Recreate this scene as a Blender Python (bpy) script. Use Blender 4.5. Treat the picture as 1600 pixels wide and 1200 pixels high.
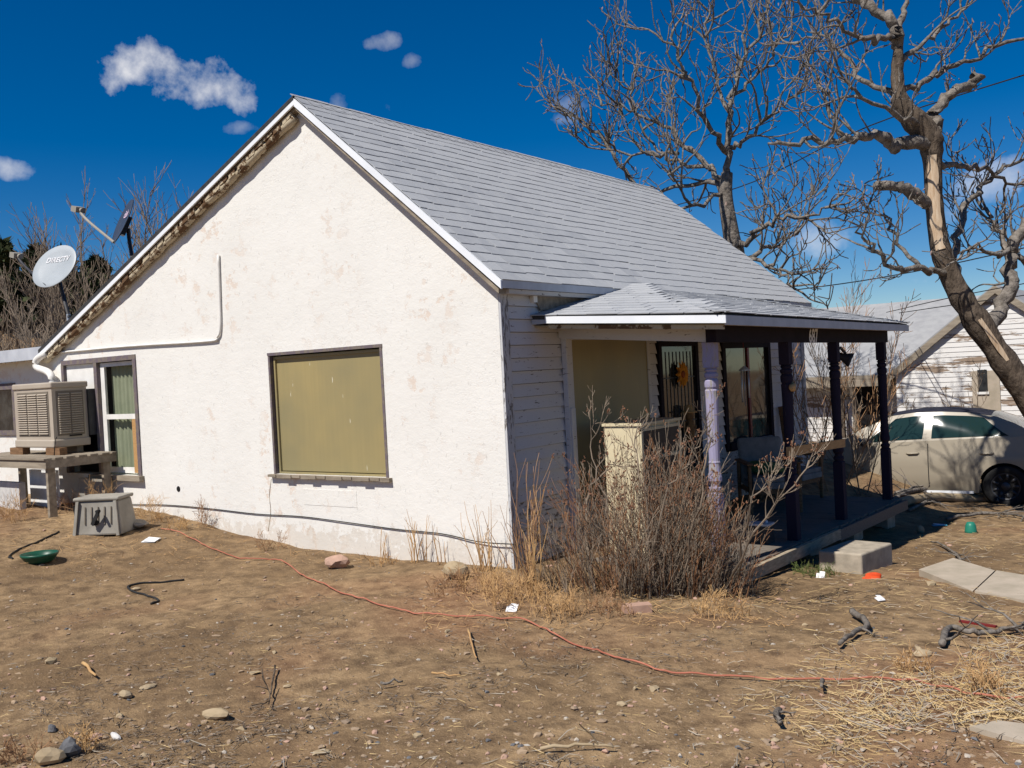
import bpy, math, random
import numpy as np
from mathutils import Vector, Matrix
R = math.radians
rng = random.Random(7)
nr = np.random.RandomState(11)

# ------------------------------------------------------------------ camera, sky, sun
scene = bpy.context.scene
for o in list(bpy.data.objects): bpy.data.objects.remove(o)
col = scene.collection
F, YAW, PITCH, ROLL = 1500.0, 0.637, -0.0130, -0.052      # focal length in px of the 1600 px wide photo
CAM = np.array([4.942, -6.541, 1.672])
fw = np.array([-math.sin(YAW)*math.cos(PITCH), math.cos(YAW)*math.cos(PITCH), math.sin(PITCH)])
rt0 = np.array([math.cos(YAW), math.sin(YAW), 0.0]); up0 = np.cross(rt0, fw)
rt = math.cos(ROLL)*rt0 + math.sin(ROLL)*up0
upv = -math.sin(ROLL)*rt0 + math.cos(ROLL)*up0
cd = bpy.data.cameras.new('camera'); cam = bpy.data.objects.new('camera', cd); col.objects.link(cam)
cd.sensor_fit = 'HORIZONTAL'; cd.sensor_width = 36.0; cd.lens = 36.0*F/1600.0
cd.clip_start = 0.05; cd.clip_end = 3000
M = Matrix.Identity(4)
for i in range(3):
    M[i][0] = rt[i]; M[i][1] = upv[i]; M[i][2] = -fw[i]; M[i][3] = CAM[i]
cam.matrix_world = M
scene.camera = cam
scene.view_settings.view_transform = 'Standard'; scene.view_settings.look = 'None'
scene.view_settings.exposure = 0.2; scene.view_settings.gamma = 1.0
SUN = Vector((-0.10, -0.75, 1.0)).normalized()             # direction towards the sun
EL = math.asin(SUN.z); AZ = math.atan2(SUN.x, SUN.y)

def ray(u, v): return fw*F + rt*(u-800) - upv*(v-600)
def onx(u, v, x): d = ray(u, v); return CAM + d*(x-CAM[0])/d[0]
def ony(u, v, y): d = ray(u, v); return CAM + d*(y-CAM[1])/d[1]
def onz(u, v, z): d = ray(u, v); return CAM + d*(z-CAM[2])/d[2]
def at(u, v, D): return CAM + ray(u, v)/F*D

w = bpy.data.worlds.new('World'); scene.world = w; w.use_nodes = True
nt = w.node_tree; nt.nodes.clear()
def N(tree, typ, **kw):
    n = tree.nodes.new(typ)
    for k, v in kw.items():
        if k == 'inp':
            for a, b in v.items(): n.inputs[a].default_value = b
        else: setattr(n, k, v)
    return n
out = N(nt, 'ShaderNodeOutputWorld'); bg = N(nt, 'ShaderNodeBackground'); bg.inputs[1].default_value = 0.068
sky = N(nt, 'ShaderNodeTexSky', sky_type='NISHITA', sun_disc=False, sun_elevation=EL, sun_rotation=AZ,
        altitude=1800, air_density=1.0, dust_density=0.0, ozone_density=4.0)
tc = N(nt, 'ShaderNodeTexCoord')
# small fair-weather clouds: soft patches in given directions of the sky, broken up by noise
noi = N(nt, 'ShaderNodeTexNoise', inp={'Scale': 26.0, 'Detail': 9.0, 'Roughness': 0.58}); nt.links.new(tc.outputs['Generated'], noi.inputs['Vector'])
noi2 = N(nt, 'ShaderNodeTexNoise', inp={'Scale': 9.0, 'Detail': 3.0}); nt.links.new(tc.outputs['Generated'], noi2.inputs['Vector'])
def mth(op, a, b=None, clamp=False):
    n = N(nt, 'ShaderNodeMath', operation=op, use_clamp=clamp)
    for i, x in enumerate((a, b)):
        if x is None: continue
        if isinstance(x, (int, float)): n.inputs[i].default_value = x
        else: nt.links.new(x, n.inputs[i])
    return n.outputs[0]
wob = mth('ADD', mth('MULTIPLY', mth('SUBTRACT', noi.outputs[0], 0.5), 5.0), mth('MULTIPLY', mth('SUBTRACT', noi2.outputs[0], 0.5), 1.6))
# (photo px, py, half width px, half height px, tilt, strength)
clouds = [(245, 103, 104, 50, .08, 1.0), (342, 143, 72, 32, .2, .95), (15, 262, 42, 20, .1, .6), (365, 200, 36, 12, 0, .35), (594, 66, 33, 14, -.1, .42), (645, 94, 22, 13, -.4, .34),
          (528, 158, 18, 18, 0, .3), (607, 168, 12, 16, 0, .22), (900, 165, 36, 20, 0, .3), (890, 185, 30, 12, 0, .35), (1270, 375, 60, 30, 0, .5), (1540, 290, 80, 34, -.2, .5), (1500, 330, 50, 26, 0, .4),
          (1430, 440, 30, 12, 0, .3), (-500, 100, 150, 60, 0, .8), (2300, 150, 160, 60, 0, .8), (2900, 300, 120, 40, 0, .7), (-1300, 260, 130, 50, 0, .8)]
total = None
for (u, v, a, b, t, s) in clouds:
    c = Vector(ray(u, v)).normalized(); rr = Vector((c.y, -c.x, 0)).normalized(); uu = rr.cross(c)
    ax = rr*math.cos(t)-uu*math.sin(t); ay = rr*math.sin(t)+uu*math.cos(t)
    k = math.sqrt((u-800)**2+(v-600)**2+F*F)
    def dot(vec, q):
        n = N(nt, 'ShaderNodeVectorMath', operation='DOT_PRODUCT'); nt.links.new(tc.outputs['Generated'], n.inputs[0]); n.inputs[1].default_value = tuple(vec*q)
        return n.outputs['Value']
    da = dot(ax, k/a); db = dot(ay, k/b); dc = dot(c, 1.0)
    r2 = mth('ADD', mth('MULTIPLY', da, da), mth('MULTIPLY', db, db))
    m = mth('ADD', mth('SUBTRACT', 0.75, r2), wob)
    m = mth('MULTIPLY', mth('MULTIPLY', m, 0.5, True), mth('GREATER_THAN', dc, 0.2))
    m = mth('MULTIPLY', m, mth('SUBTRACT', 2.6, r2, True)); m = mth('MULTIPLY', m, s)
    total = m if total is None else mth('MAXIMUM', total, m)
bgc = N(nt, 'ShaderNodeBackground'); bgc.inputs[0].default_value = (1.0, 0.98, 0.97, 1); bgc.inputs[1].default_value = 0.85
hs = N(nt, 'ShaderNodeHueSaturation', inp={'Saturation': 1.46, 'Hue': 0.506, 'Value': 1.0}); nt.links.new(sky.outputs[0], hs.inputs['Color'])
mx = N(nt, 'ShaderNodeMixShader')
nt.links.new(hs.outputs[0], bg.inputs[0]); nt.links.new(total, mx.inputs[0]); nt.links.new(bg.outputs[0], mx.inputs[1]); nt.links.new(bgc.outputs[0], mx.inputs[2])
nt.links.new(mx.outputs[0], out.inputs[0])
sl = bpy.data.lights.new('sun', 'SUN'); so = bpy.data.objects.new('sun', sl); col.objects.link(so)
sl.energy = 5.0; sl.angle = R(0.53); sl.color = (1.0, 0.955, 0.885)
so.rotation_euler = (-SUN).to_track_quat('-Z', 'Y').to_euler(); so.location = (-3, -15, 20)

# ------------------------------------------------------------------ materials
MATS = {}
def lk(t, a, b): t.links.new(a, b)
def base_mat(name, rough=.8, spec=.3, metallic=0.0):
    m = bpy.data.materials.new(name); m.use_nodes = True; t = m.node_tree
    p = t.nodes['Principled BSDF']; p.inputs['Roughness'].default_value = rough; p.inputs['Metallic'].default_value = metallic
    p.inputs['Specular IOR Level'].default_value = spec if rough < .6 else min(spec, .12)
    g = N(t, 'ShaderNodeNewGeometry'); MATS[name] = m
    return m, t, p, g.outputs['Position']
def mapping(t, pos, sc, rot=(0, 0, 0)):
    mp = N(t, 'ShaderNodeMapping'); mp.inputs['Scale'].default_value = sc; mp.inputs['Rotation'].default_value = rot; lk(t, pos, mp.inputs['Vector']); return mp.outputs[0]
def noise(t, vec, scale, detail=5, rough=.6):
    n = N(t, 'ShaderNodeTexNoise', inp={'Scale': scale, 'Detail': detail, 'Roughness': rough}); lk(t, vec, n.inputs['Vector']); return n.outputs[0]
def ramp(t, fac, stops):
    r = N(t, 'ShaderNodeValToRGB'); lk(t, fac, r.inputs[0]); e = r.color_ramp.elements
    while len(e) < len(stops): e.new(0.5)
    for el, (p, c) in zip(e, stops):
        el.position = p; el.color = (c, c, c, 1) if isinstance(c, (int, float)) else (*c, 1)
    return r.outputs[0]
def mixc(t, fac, a, b):
    n = N(t, 'ShaderNodeMix', data_type='RGBA')
    for sock, x in ((n.inputs[0], fac), (n.inputs[6], a), (n.inputs[7], b)):
        if isinstance(x, (int, float)): sock.default_value = x
        elif isinstance(x, tuple): sock.default_value = (*x, 1)
        else: lk(t, x, sock)
    return n.outputs[2]
def bump(t, p, h, strength, dist=.01):
    b = N(t, 'ShaderNodeBump', inp={'Strength': strength, 'Distance': dist}); lk(t, h, b.inputs['Height']); lk(t, b.outputs[0], p.inputs['Normal'])
def simple(name, c1, c2=None, scale=8, rough=.8, spec=.3, metallic=0, bm=0, bd=.01, sc=(1, 1, 1), lo=.35, hi=.65):
    m, t, p, pos = base_mat(name, rough, spec, metallic)
    if c2 is None: c2 = tuple(x*.8 for x in c1)
    n = noise(t, mapping(t, pos, sc), scale)
    lk(t, ramp(t, n, [(lo, c1), (hi, c2)]), p.inputs['Base Color'])
    if bm: bump(t, p, n, bm, bd)
    return m
def peel(name, paint, wood, amount=.5, scale=6, sc=(1, 1, 1), dark=None):
    m, t, p, pos = base_mat(name, .8, .1)
    v = mapping(t, pos, sc)
    n = noise(t, v, scale, 8, .72); n2 = noise(t, v, scale*5, 4)
    f = ramp(t, n, [(amount, 0), (amount+.03, 1)])
    grain = noise(t, mapping(t, pos, tuple(q*s for q, s in zip(sc, (3, 3, 12)))), scale*2, 4)
    wc = mixc(t, grain, wood, tuple(x*.45 for x in wood)); pc = mixc(t, n2, paint, tuple(x*.82 for x in paint))
    lk(t, mixc(t, f, pc, wc), p.inputs['Base Color'])
    bump(t, p, f, -.5, .003)
    return m
# stucco
m, t, p, pos = base_mat('stucco', .85, .2)
v1 = mapping(t, pos, (1, 1, 1.5)); big = noise(t, pos, 1.0, 4); mid = noise(t, v1, 9, 8, .68); fine = noise(t, pos, 45, 4)
patch = ramp(t, mth and noise(t, pos, 4.6, 10, .74), [(.545, 0), (.575, 1)])
zone = ramp(t, noise(t, pos, .9, 3), [(.46, 0), (.62, 1)])
pm = N(t, 'ShaderNodeMath', operation='MULTIPLY'); lk(t, patch, pm.inputs[0]); lk(t, zone, pm.inputs[1])
scr = ramp(t, noise(t, mapping(t, pos, (1.6, 1, .9), (0, .5, 0)), 14, 5, .75), [(.615, 0), (.64, 1)])
cbase = mixc(t, ramp(t, big, [(.3, 0), (.7, 1)]), (.755, .735, .69), (.70, .68, .635))
c1 = mixc(t, pm.outputs[0], cbase, (.67, .58, .50)); sm = N(t, 'ShaderNodeMath', operation='MULTIPLY', inp={1: .45}); lk(t, scr, sm.inputs[0])
c2 = mixc(t, sm.outputs[0], c1, (.42, .40, .37))
sx3 = N(t, 'ShaderNodeSeparateXYZ'); lk(t, pos, sx3.inputs[0]); lowz = N(t, 'ShaderNodeMapRange', inp={'From Min': .05, 'From Max': .42, 'To Min': .62, 'To Max': .30}); lk(t, sx3.outputs['Z'], lowz.inputs['Value'])
spl = N(t, 'ShaderNodeMath', operation='LESS_THAN'); lk(t, noise(t, pos, 7, 9, .75), spl.inputs[0]); lk(t, lowz.outputs[0], spl.inputs[1]); sp2 = N(t, 'ShaderNodeMath', operation='MULTIPLY', inp={1: .32}); lk(t, spl.outputs[0], sp2.inputs[0])
c2 = mixc(t, sp2.outputs[0], c2, (.46, .37, .27)); lk(t, c2, p.inputs['Base Color'])
hh = N(t, 'ShaderNodeMath', operation='MULTIPLY_ADD', inp={1: .35}); lk(t, fine, hh.inputs[0]); lk(t, mid, hh.inputs[2])
h2 = N(t, 'ShaderNodeMath', operation='MULTIPLY_ADD', inp={1: -.25}); lk(t, patch, h2.inputs[0]); lk(t, hh.outputs[0], h2.inputs[2])
bump(t, p, h2.outputs[0], .30, .016)
# dirt
m, t, p, pos = base_mat('dirt', .95, .1)
a = noise(t, pos, .55, 5); b = noise(t, pos, 6, 8, .7); c = noise(t, pos, 60, 4, .7); red = ramp(t, noise(t, pos, .35, 2), [(.52, 0), (.66, 1)])
a = noise(t, pos, .42, 6, .65); d1 = mixc(t, ramp(t, a, [(.38, 0), (.60, 1)]), (.215, .14, .075), (.39, .265, .145))
d2 = mixc(t, ramp(t, b, [(.36, 1), (.62, 0)]), d1, (.135, .088, .05))
d3 = mixc(t, ramp(t, c, [(.60, 0), (.70, 1)]), d2, (.42, .31, .20)); rf = N(t, 'ShaderNodeMath', operation='MULTIPLY', inp={1: .4}); lk(t, red, rf.inputs[0])
lk(t, mixc(t, rf.outputs[0], d3, (.26, .12, .065)), p.inputs['Base Color'])
bb = N(t, 'ShaderNodeMath', operation='MULTIPLY_ADD', inp={1: .35}); lk(t, c, bb.inputs[0]); lk(t, b, bb.inputs[2]); bump(t, p, bb.outputs[0], .9, .035)
# shingle: each a slightly different grey
def shingle_mat(name):
    m, t, p, pos = base_mat(name, .9, .15)
    oi = N(t, 'ShaderNodeObjectInfo'); g = noise(t, pos, 260, 2); l = noise(t, pos, 2.2, 4); l3 = noise(t, pos, 9, 3)
    a = mixc(t, l, (.37, .38, .395), (.46, .465, .475)); f = N(t, 'ShaderNodeMath', operation='MULTIPLY', inp={1: .8}); lk(t, oi.outputs['Random'], f.inputs[0])
    b = mixc(t, f.outputs[0], a, (.31, .32, .34)); q = ramp(t, l3, [(.4, 0), (.7, .35)]); b = mixc(t, q, b, (.48, .48, .475))
    lk(t, mixc(t, ramp(t, g, [(.45, 0), (.6, .45)]), b, (.27, .28, .295)), p.inputs['Base Color']); bump(t, p, g, .4, .003)
shingle_mat('shingle')
simple('roof_dark', (.035, .035, .038), (.06, .06, .06), 20)
simple('metal_white', (.80, .82, .84), (.72, .74, .77), 3, .45, .4)
simple('white_paint', (.78, .76, .72), (.66, .64, .6), 6, .6)
simple('old_roof', (.33, .33, .33), (.27, .27, .275), 5, .8)
simple('grey_white', (.5, .52, .56), (.4, .42, .46), 4, .55)
peel('siding', (.62, .61, .61), (.16, .13, .11), .61, 7, (1, 1, 5))
peel('siding_rough', (.60, .59, .58), (.20, .17, .15), .54, 9, (1, 1, 4))
peel('corner_paint', (.55, .55, .56), (.25, .23, .21), .54, 14, (2, 2, .5))
peel('rake_wood', (.52, .44, .31), (.17, .10, .055), .49, 7, (1, 1, 1))
peel('frieze', (.55, .53, .50), (.12, .10, .085), .58, 8, (1, .5, 1))
peel('purple_frame', (.16, .13, .145), (.25, .21, .18), .5, 12)
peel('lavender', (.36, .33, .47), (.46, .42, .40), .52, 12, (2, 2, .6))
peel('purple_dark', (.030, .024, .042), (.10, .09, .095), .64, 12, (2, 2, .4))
simple('beam_purple', (.018, .013, .02), (.012, .009, .014), 6, .8)
simple('tan_board', (.42, .34, .22), (.34, .27, .18), 5)
peel('neighbour_siding', (.74, .72, .69), (.36, .27, .20), .53, 1.3, (.7, 1, 4))
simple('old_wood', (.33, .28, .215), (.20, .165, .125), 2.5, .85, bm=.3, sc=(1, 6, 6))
simple('deck_wood', (.21, .18, .15), (.13, .11, .09), 7, .85, bm=.3, sc=(1.2, 9, 9))
simple('deck_edge', (.42, .35, .25), (.26, .21, .15), 7, .85, bm=.3, sc=(6, 1.5, 8))
simple('brown_wood', (.26, .15, .08), (.15, .085, .045), 8, .7, sc=(1, 6, 6))
simple('new_lumber', (.50, .30, .13), (.40, .22, .09), 7, .6, sc=(6, 1, 8))
simple('concrete', (.42, .36, .28), (.29, .25, .195), 9, .9, bm=.5, bd=.01)
simple('slab', (.44, .37, .29), (.34, .29, .22), 5, .9, bm=.3)
simple('dark', (.012, .011, .012), (.02, .018, .018), 5, .7)
simple('black_rubber', (.02, .02, .021), (.035, .034, .033), 9, .6)
simple('black_metal', (.03, .03, .032), (.045, .045, .05), 9, .45)
simple('curtain', (.34, .37, .25), (.27, .30, .2), 3, .9)
simple('cooler_beige', (.43, .37, .295), (.39, .33, .265), 3, .5, .4)
simple('cooler_dark', (.20, .17, .135), (.17, .145, .115), 3, .6)
simple('grey_plastic', (.34, .315, .27), (.25, .23, .195), 5, .6)
simple('green_plastic', (.012, .085, .05), (.01, .06, .035), 5, .4)
simple('teal_plastic', (.02, .19, .13), (.018, .13, .09), 5, .4)
simple('blue_plastic', (.12, .5, .68), None, 5, .5)
simple('red_hose', (.45, .17, .11), (.32, .11, .07), 4, .8)
simple('dish_grey', (.40, .43, .45), (.33, .36, .38), 2, .4, .4)
simple('dish_dark', (.045, .055, .075), (.035, .042, .06), 2, .4, .4)
simple('text_white', (.8, .8, .82), None, 3); simple('text_pink', (.72, .55, .68), None, 3)
simple('galvanised', (.55, .57, .6), (.42, .44, .47), 12, .4, .5, .6)
simple('cream_cabinet', (.66, .57, .38), (.58, .49, .32), 3, .55)
simple('drawer_dark', (.045, .022, .016), (.03, .016, .012), 3, .5)
simple('cushion', (.26, .26, .25), (.18, .18, .18), 9, .95)
simple('green_cloth', (.12, .22, .09), (.07, .13, .06), 12, .95)
simple('petal', (.62, .27, .035), (.5, .18, .02), 14); simple('flower_centre', (.2, .035, .02), (.32, .1, .03), 20)
simple('straw_doll', (.27, .15, .06), (.14, .08, .04), 14)
simple('red_paint', (.20, .022, .018), (.14, .015, .014), 5, .5)
simple('bark_grey', (.24, .21, .18), (.10, .086, .072), 16, .9, bm=1.0, bd=.03)
simple('bark_brown', (.15, .115, .085), (.055, .042, .032), 13, .95, bm=1.0, bd=.04, sc=(1, 1, .5))
simple('bare_wood', (.58, .46, .33), (.42, .29, .18), 7, .8, sc=(5, 5, .7))
simple('twig_grey', (.27, .21, .155), (.14, .11, .082), 5)
simple('twig_rust', (.30, .15, .075), (.17, .09, .05), 5)
simple('twig_brown', (.38, .22, .115), (.25, .14, .075), 5)
simple('seed', (.25, .13, .08), (.17, .085, .05), 9)
simple('tree_bud', (.30, .21, .18), (.20, .13, .11), 9)
simple('stem_straw', (.52, .33, .15), (.38, .22, .10), 4)
simple('straw', (.55, .41, .21), (.42, .29, .13), 3); simple('straw_grey', (.40, .35, .28), (.28, .24, .19), 3)
simple('weed_green', (.08, .12, .035), (.13, .14, .05), 5)
simple('stone_pink', (.45, .29, .22), (.36, .23, .17), 9, .9, bm=.5); simple('stone_tan', (.40, .31, .20), (.30, .23, .14), 9, .9, bm=.5)
simple('stone_dark', (.075, .075, .08), (.16, .16, .165), 14, .9, bm=.6); simple('stone_white', (.62, .60, .57), (.42, .41, .4), 10, .9, bm=.4)
simple('paper', (.8, .8, .8), None, 4); simple('orange_cloth', (.75, .09, .025), (.5, .06, .02), 12)
simple('evergreen', (.03, .042, .018), (.055, .06, .026), 6, .9)
simple('pebble', (.36, .26, .17), (.22, .165, .12), 3.1, .9); simple('chip', (.36, .33, .29), (.5, .42, .33), 3.3, .9)
simple('tyre', (.018, .018, .019), (.03, .029, .028), 9, .85); simple('rim', (.08, .08, .085), (.05, .05, .055), 8, .5, .5, .5)
simple('car_roof', (.022, .022, .032), (.035, .035, .045), 6, .7, .1)
m, t, p, pos = base_mat('car_paint', .45, .3, .0)
lk(t, mixc(t, noise(t, pos, 2.5, 6), (.34, .295, .225), (.29, .25, .19)), p.inputs['Base Color']); p.inputs['Coat Weight'].default_value = .15; p.inputs['Coat Roughness'].default_value = .15
m, t, p, pos = base_mat('car_glass', .03, .35); p.inputs['Base Color'].default_value = (.012, .03, .03, 1)
m, t, p, pos = base_mat('dark_glass', .05, .6)
lk(t, ramp(t, noise(t, pos, 3, 5), [(.4, (.012, .012, .014)), (.65, (.06, .062, .06))]), p.inputs['Base Color'])
# thin window glass
m = bpy.data.materials.new('glass'); m.use_nodes = True; t = m.node_tree; t.nodes.clear(); MATS['glass'] = m
o_ = N(t, 'ShaderNodeOutputMaterial'); p = N(t, 'ShaderNodeBsdfPrincipled', inp={'Base Color': (.02, .02, .02, 1), 'Roughness': .04, 'Alpha': .16}); lk(t, p.outputs[0], o_.inputs[0])
# yellowed fibreglass panel with streaks, scratches and a seam
m, t, p, pos = base_mat('fibreglass', .38, .35)
s1 = noise(t, mapping(t, pos, (9, 9, .35)), 3, 5); s2 = noise(t, pos, .9, 3)
cc = mixc(t, ramp(t, s1, [(.2, 0), (.8, 1)]), (.36, .285, .13), (.31, .25, .115)); cc = mixc(t, ramp(t, s2, [(.35, 0), (.65, .8)]), cc, (.24, .21, .115))
sp = ramp(t, noise(t, mapping(t, pos, (14, 14, 2.2)), 2.3, 2, .4), [(.765, 0), (.775, 1)])
lk(t, mixc(t, sp, cc, (.62, .58, .45)), p.inputs['Base Color'])

# ------------------------------------------------------------------ mesh helpers
ORG = {}
class MB:
    def __init__(s): s.v = []; s.f = []; s.n = 0
    def add(s, v, f):
        v = np.asarray(v, float).reshape(-1, 3); s.v.append(v)
        for q in f:
            q = np.asarray(q, int)
            s.f.append(q.reshape(1, -1)+s.n if q.ndim == 1 else q+s.n)
        s.n += len(v); return s
    def box(s, lo, hi, mat=None):
        (a, b, c), (d, e, f) = lo, hi
        v = np.array([(a, b, c), (d, b, c), (d, e, c), (a, e, c), (a, b, f), (d, b, f), (d, e, f), (a, e, f)], float)
        if mat is not None: v = np.array([tuple(mat @ Vector(q)) for q in v])
        return s.add(v, [np.array([(0, 3, 2, 1), (4, 5, 6, 7), (0, 1, 5, 4), (1, 2, 6, 5), (2, 3, 7, 6), (3, 0, 4, 7)])])
    def bar(s, a, b, w, h, upd=(0, 0, 1)):
        a = Vector(a); b = Vector(b); d = b-a; L = d.length; x = d.normalized(); y = Vector(upd).cross(x).normalized(); z = x.cross(y)
        m = Matrix((x, y, z)).transposed().to_4x4(); m.translation = a
        return s.box((0, -w/2, -h/2), (L, w/2, h/2), m)
    def prism(s, poly, off):
        p = np.asarray(poly, float); k = len(p); v = np.vstack([p, p+np.asarray(off, float)])
        f = [np.arange(k)[::-1], np.arange(k)+k, np.array([(i, (i+1) % k, (i+1) % k+k, i+k) for i in range(k)])]
        return s.add(v, f)
    def tube(s, pts, rad, k=6, cap=True):
        P = np.asarray(pts, float); n = len(P)
        r = np.full(n, float(rad)) if np.isscalar(rad) else np.asarray(rad, float)
        T = np.gradient(P, axis=0); T /= np.linalg.norm(T, axis=1)[:, None]+1e-12
        ref = np.array([0, 0, 1.0]) if abs(T[:, 2]).mean() < .8 else np.array([1.0, 0.13, 0])
        A = np.cross(T, ref); A /= np.linalg.norm(A, axis=1)[:, None]+1e-9; B = np.cross(T, A)
        th = np.arange(k)*2*math.pi/k
        V = P[:, None, :]+r[:, None, None]*(np.cos(th)[None, :, None]*A[:, None, :]+np.sin(th)[None, :, None]*B[:, None, :])
        i = np.arange(n-1)[:, None]*k; j = np.arange(k)[None, :]; j2 = (j+1) % k
        q = np.stack([i+j, i+j2, i+k+j2, i+k+j], -1).reshape(-1, 4)
        f = [q]
        if cap and k > 2: f += [np.arange(k)[::-1], np.arange(k)+(n-1)*k]
        return s.add(V.reshape(-1, 3), f)
    def lathe(s, prof, c=(0, 0, 0), k=16, mat=None, sx=1, sy=1):
        th = np.arange(k)*2*math.pi/k; n = len(prof)
        V = np.array([[(r*math.cos(a)*sx, r*math.sin(a)*sy, z) for a in th] for r, z in prof]).reshape(-1, 3)
        if mat is not None: V = np.array([tuple(mat @ Vector(q)) for q in V])
        V = V+np.asarray(c, float)
        i = np.arange(n-1)[:, None]*k; j = np.arange(k)[None, :]; j2 = (j+1) % k
        return s.add(V, [np.stack([i+j, i+j2, i+k+j2, i+k+j], -1).reshape(-1, 4), np.arange(k)[::-1], np.arange(k)+(n-1)*k])
    def blob(s, c, r, seed=0, sub=2, amp=.2, flat=1.0):
        V, Fc = ico(sub); rs = np.random.RandomState(seed); d = np.zeros(len(V))
        for _ in range(7):
            k = rs.normal(size=3)*1.6; d += np.sin(V@k+rs.rand()*6.28)
        V2 = V*(1+amp*d/3.0)[:, None]*np.asarray(r, float); a = rs.rand()*6.28; ca, sa = math.cos(a), math.sin(a)
        V2 = V2@np.array([[ca, sa, 0], [-sa, ca, 0], [0, 0, 1]]); return s.add(V2+np.asarray(c, float), [Fc])
    def build(s, name, mat, parent=None, smooth=False, origin=None):
        V = np.vstack(s.v)
        if parent is not None: o = ORG[parent.name]
        elif origin is not None: o = np.asarray(origin, float)
        else: lo = V.min(0); hi = V.max(0); o = np.array([(lo[0]+hi[0])/2, (lo[1]+hi[1])/2, lo[2]])
        me = bpy.data.meshes.new(name); me.vertices.add(len(V)); me.vertices.foreach_set('co', (V-o).astype(np.float32).ravel())
        li = np.concatenate([q.ravel() for q in s.f]); tot = np.concatenate([np.full(len(q), q.shape[1]) for q in s.f])
        me.loops.add(len(li)); me.loops.foreach_set('vertex_index', li.astype(np.int32)); me.polygons.add(len(tot))
        me.polygons.foreach_set('loop_start', np.concatenate([[0], np.cumsum(tot)[:-1]]).astype(np.int32)); me.polygons.foreach_set('loop_total', tot.astype(np.int32))
        me.polygons.foreach_set('use_smooth', np.full(len(tot), bool(smooth)))
        me.update(calc_edges=True); me.validate(); me.materials.append(MATS[mat])
        ob = bpy.data.objects.new(name, me); col.objects.link(ob)
        if parent is not None: ob.parent = parent; ORG[ob.name] = o
        else: ob.location = o; ORG[ob.name] = o
        return ob
_ico = {}
def ico(sub):
    if sub not in _ico:
        import bmesh
        b = bmesh.new(); bmesh.ops.create_icosphere(b, subdivisions=sub, radius=1); b.verts.ensure_lookup_table()
        _ico[sub] = (np.array([v.co[:] for v in b.verts]), np.array([[v.index for v in f.verts] for f in b.faces])); b.free()
    return _ico[sub]
def thing(name, label, cat, loc, group=None):
    o = bpy.data.objects.new(name, None); col.objects.link(o); o.location = loc; o.empty_display_size = .1
    ORG[o.name] = np.array(loc, float); return tag(o, label, cat, group)
def tag(o, label, cat, group=None):
    o['label'] = label; o['category'] = cat
    if group: o['group'] = group
    return o
def kind(o, k): o['kind'] = k; return o
def smoothpts(pts, n=6):
    P = [np.asarray(p, float) for p in pts]; P = [2*P[0]-P[1]]+P+[2*P[-1]-P[-2]]; o = []
    for i in range(1, len(P)-2):
        for k in range(n):
            t = k/n; a, b, c, d = P[i-1:i+3]
            o.append(.5*((2*b)+(c-a)*t+(2*a-5*b+4*c-d)*t*t+(3*b-a-3*c+d)*t**3))
    o.append(P[-2]); return np.array(o)
def text_mesh(txt, size, shear=0, bold=0.0):
    cu = bpy.data.curves.new('t', 'FONT'); cu.body = txt; cu.size = size; cu.align_x = 'CENTER'; cu.align_y = 'CENTER'; cu.shear = shear; cu.offset = bold; cu.resolution_u = 3
    ob = bpy.data.objects.new('t', cu); col.objects.link(ob); dg = bpy.context.evaluated_depsgraph_get(); dg.update()
    me = ob.evaluated_get(dg).to_mesh(); V = np.array([v.co[:] for v in me.vertices]); Fc = [np.array(p.vertices[:]) for p in me.polygons]
    bpy.data.objects.remove(ob); bpy.data.curves.remove(cu); return V, Fc

# ------------------------------------------------------------------ the ground
def ss(t): t = np.clip(t, 0, 1); return t*t*(3-2*t)
def gz(x, y):
    x = np.asarray(x, float); y = np.asarray(y, float)
    z = .28*ss((-2.3-x)/3.6) - (.75*np.clip((y+2)/12, 0, 1)+.25*np.clip((y-10)/30, 0, 1))*ss((x+.5)/2.5)*1.0
    z = z - .5*ss((y-8)/12)*ss((-x+.5)/2)*ss((x+8)/6) + 8.0*ss((-x-14)/42) - .05*ss((-y-3)/4)
    return z
def gp(x, y, dz=0): return np.array([x, y, float(gz(x, y))+dz])
def gpx(u, v, dz=0):                     # the ground point seen at a photo pixel
    z = 0.0
    for _ in range(25): p = onz(u, v, z); z = .5*z+.5*float(gz(p[0], p[1]))
    p = onz(u, v, z); return np.array([p[0], p[1], z+dz])
_lat = nr.rand(256, 256)
def vnoise(x, y, s):
    x = x*s+57.3; y = y*s+91.7; i = np.floor(x).astype(int); j = np.floor(y).astype(int); a = ss(x-i); b = ss(y-j)
    g = lambda p, q: _lat[p % 256, q % 256]
    return (g(i, j)*(1-a)+g(i+1, j)*a)*(1-b)+(g(i, j+1)*(1-a)+g(i+1, j+1)*a)*b-.5
def gbump(x, y): return .05*vnoise(x, y, .9)+.03*vnoise(x, y, 2.7)+.016*vnoise(x, y, 8)+.01*vnoise(x, y, 19)
xs = np.concatenate([-np.geomspace(160, 9.3, 34), np.arange(-9, 7, .055), np.geomspace(7.2, 160, 30)])
ys = np.concatenate([-np.geomspace(60, 7.2, 16), np.arange(-7, 11, .055), np.geomspace(11.2, 200, 40)])
X, Y = np.meshgrid(xs, ys); near = ss((X+9)/1)*ss((7-X)/1)*ss((Y+7)/1)*ss((11-Y)/1)
Z = gz(X, Y)+(gbump(X, Y)-.01)*near
G = MB(); nx, ny = len(xs), len(ys)
ii = (np.arange(ny-1)[:, None]*nx+np.arange(nx-1)[None, :]); G.add(np.stack([X, Y, Z], -1), [np.stack([ii, ii+1, ii+nx+1, ii+nx], -1).reshape(-1, 4)])
kind(G.build('ground', 'dirt', smooth=True, origin=(0, 0, 0)), 'structure')
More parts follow.
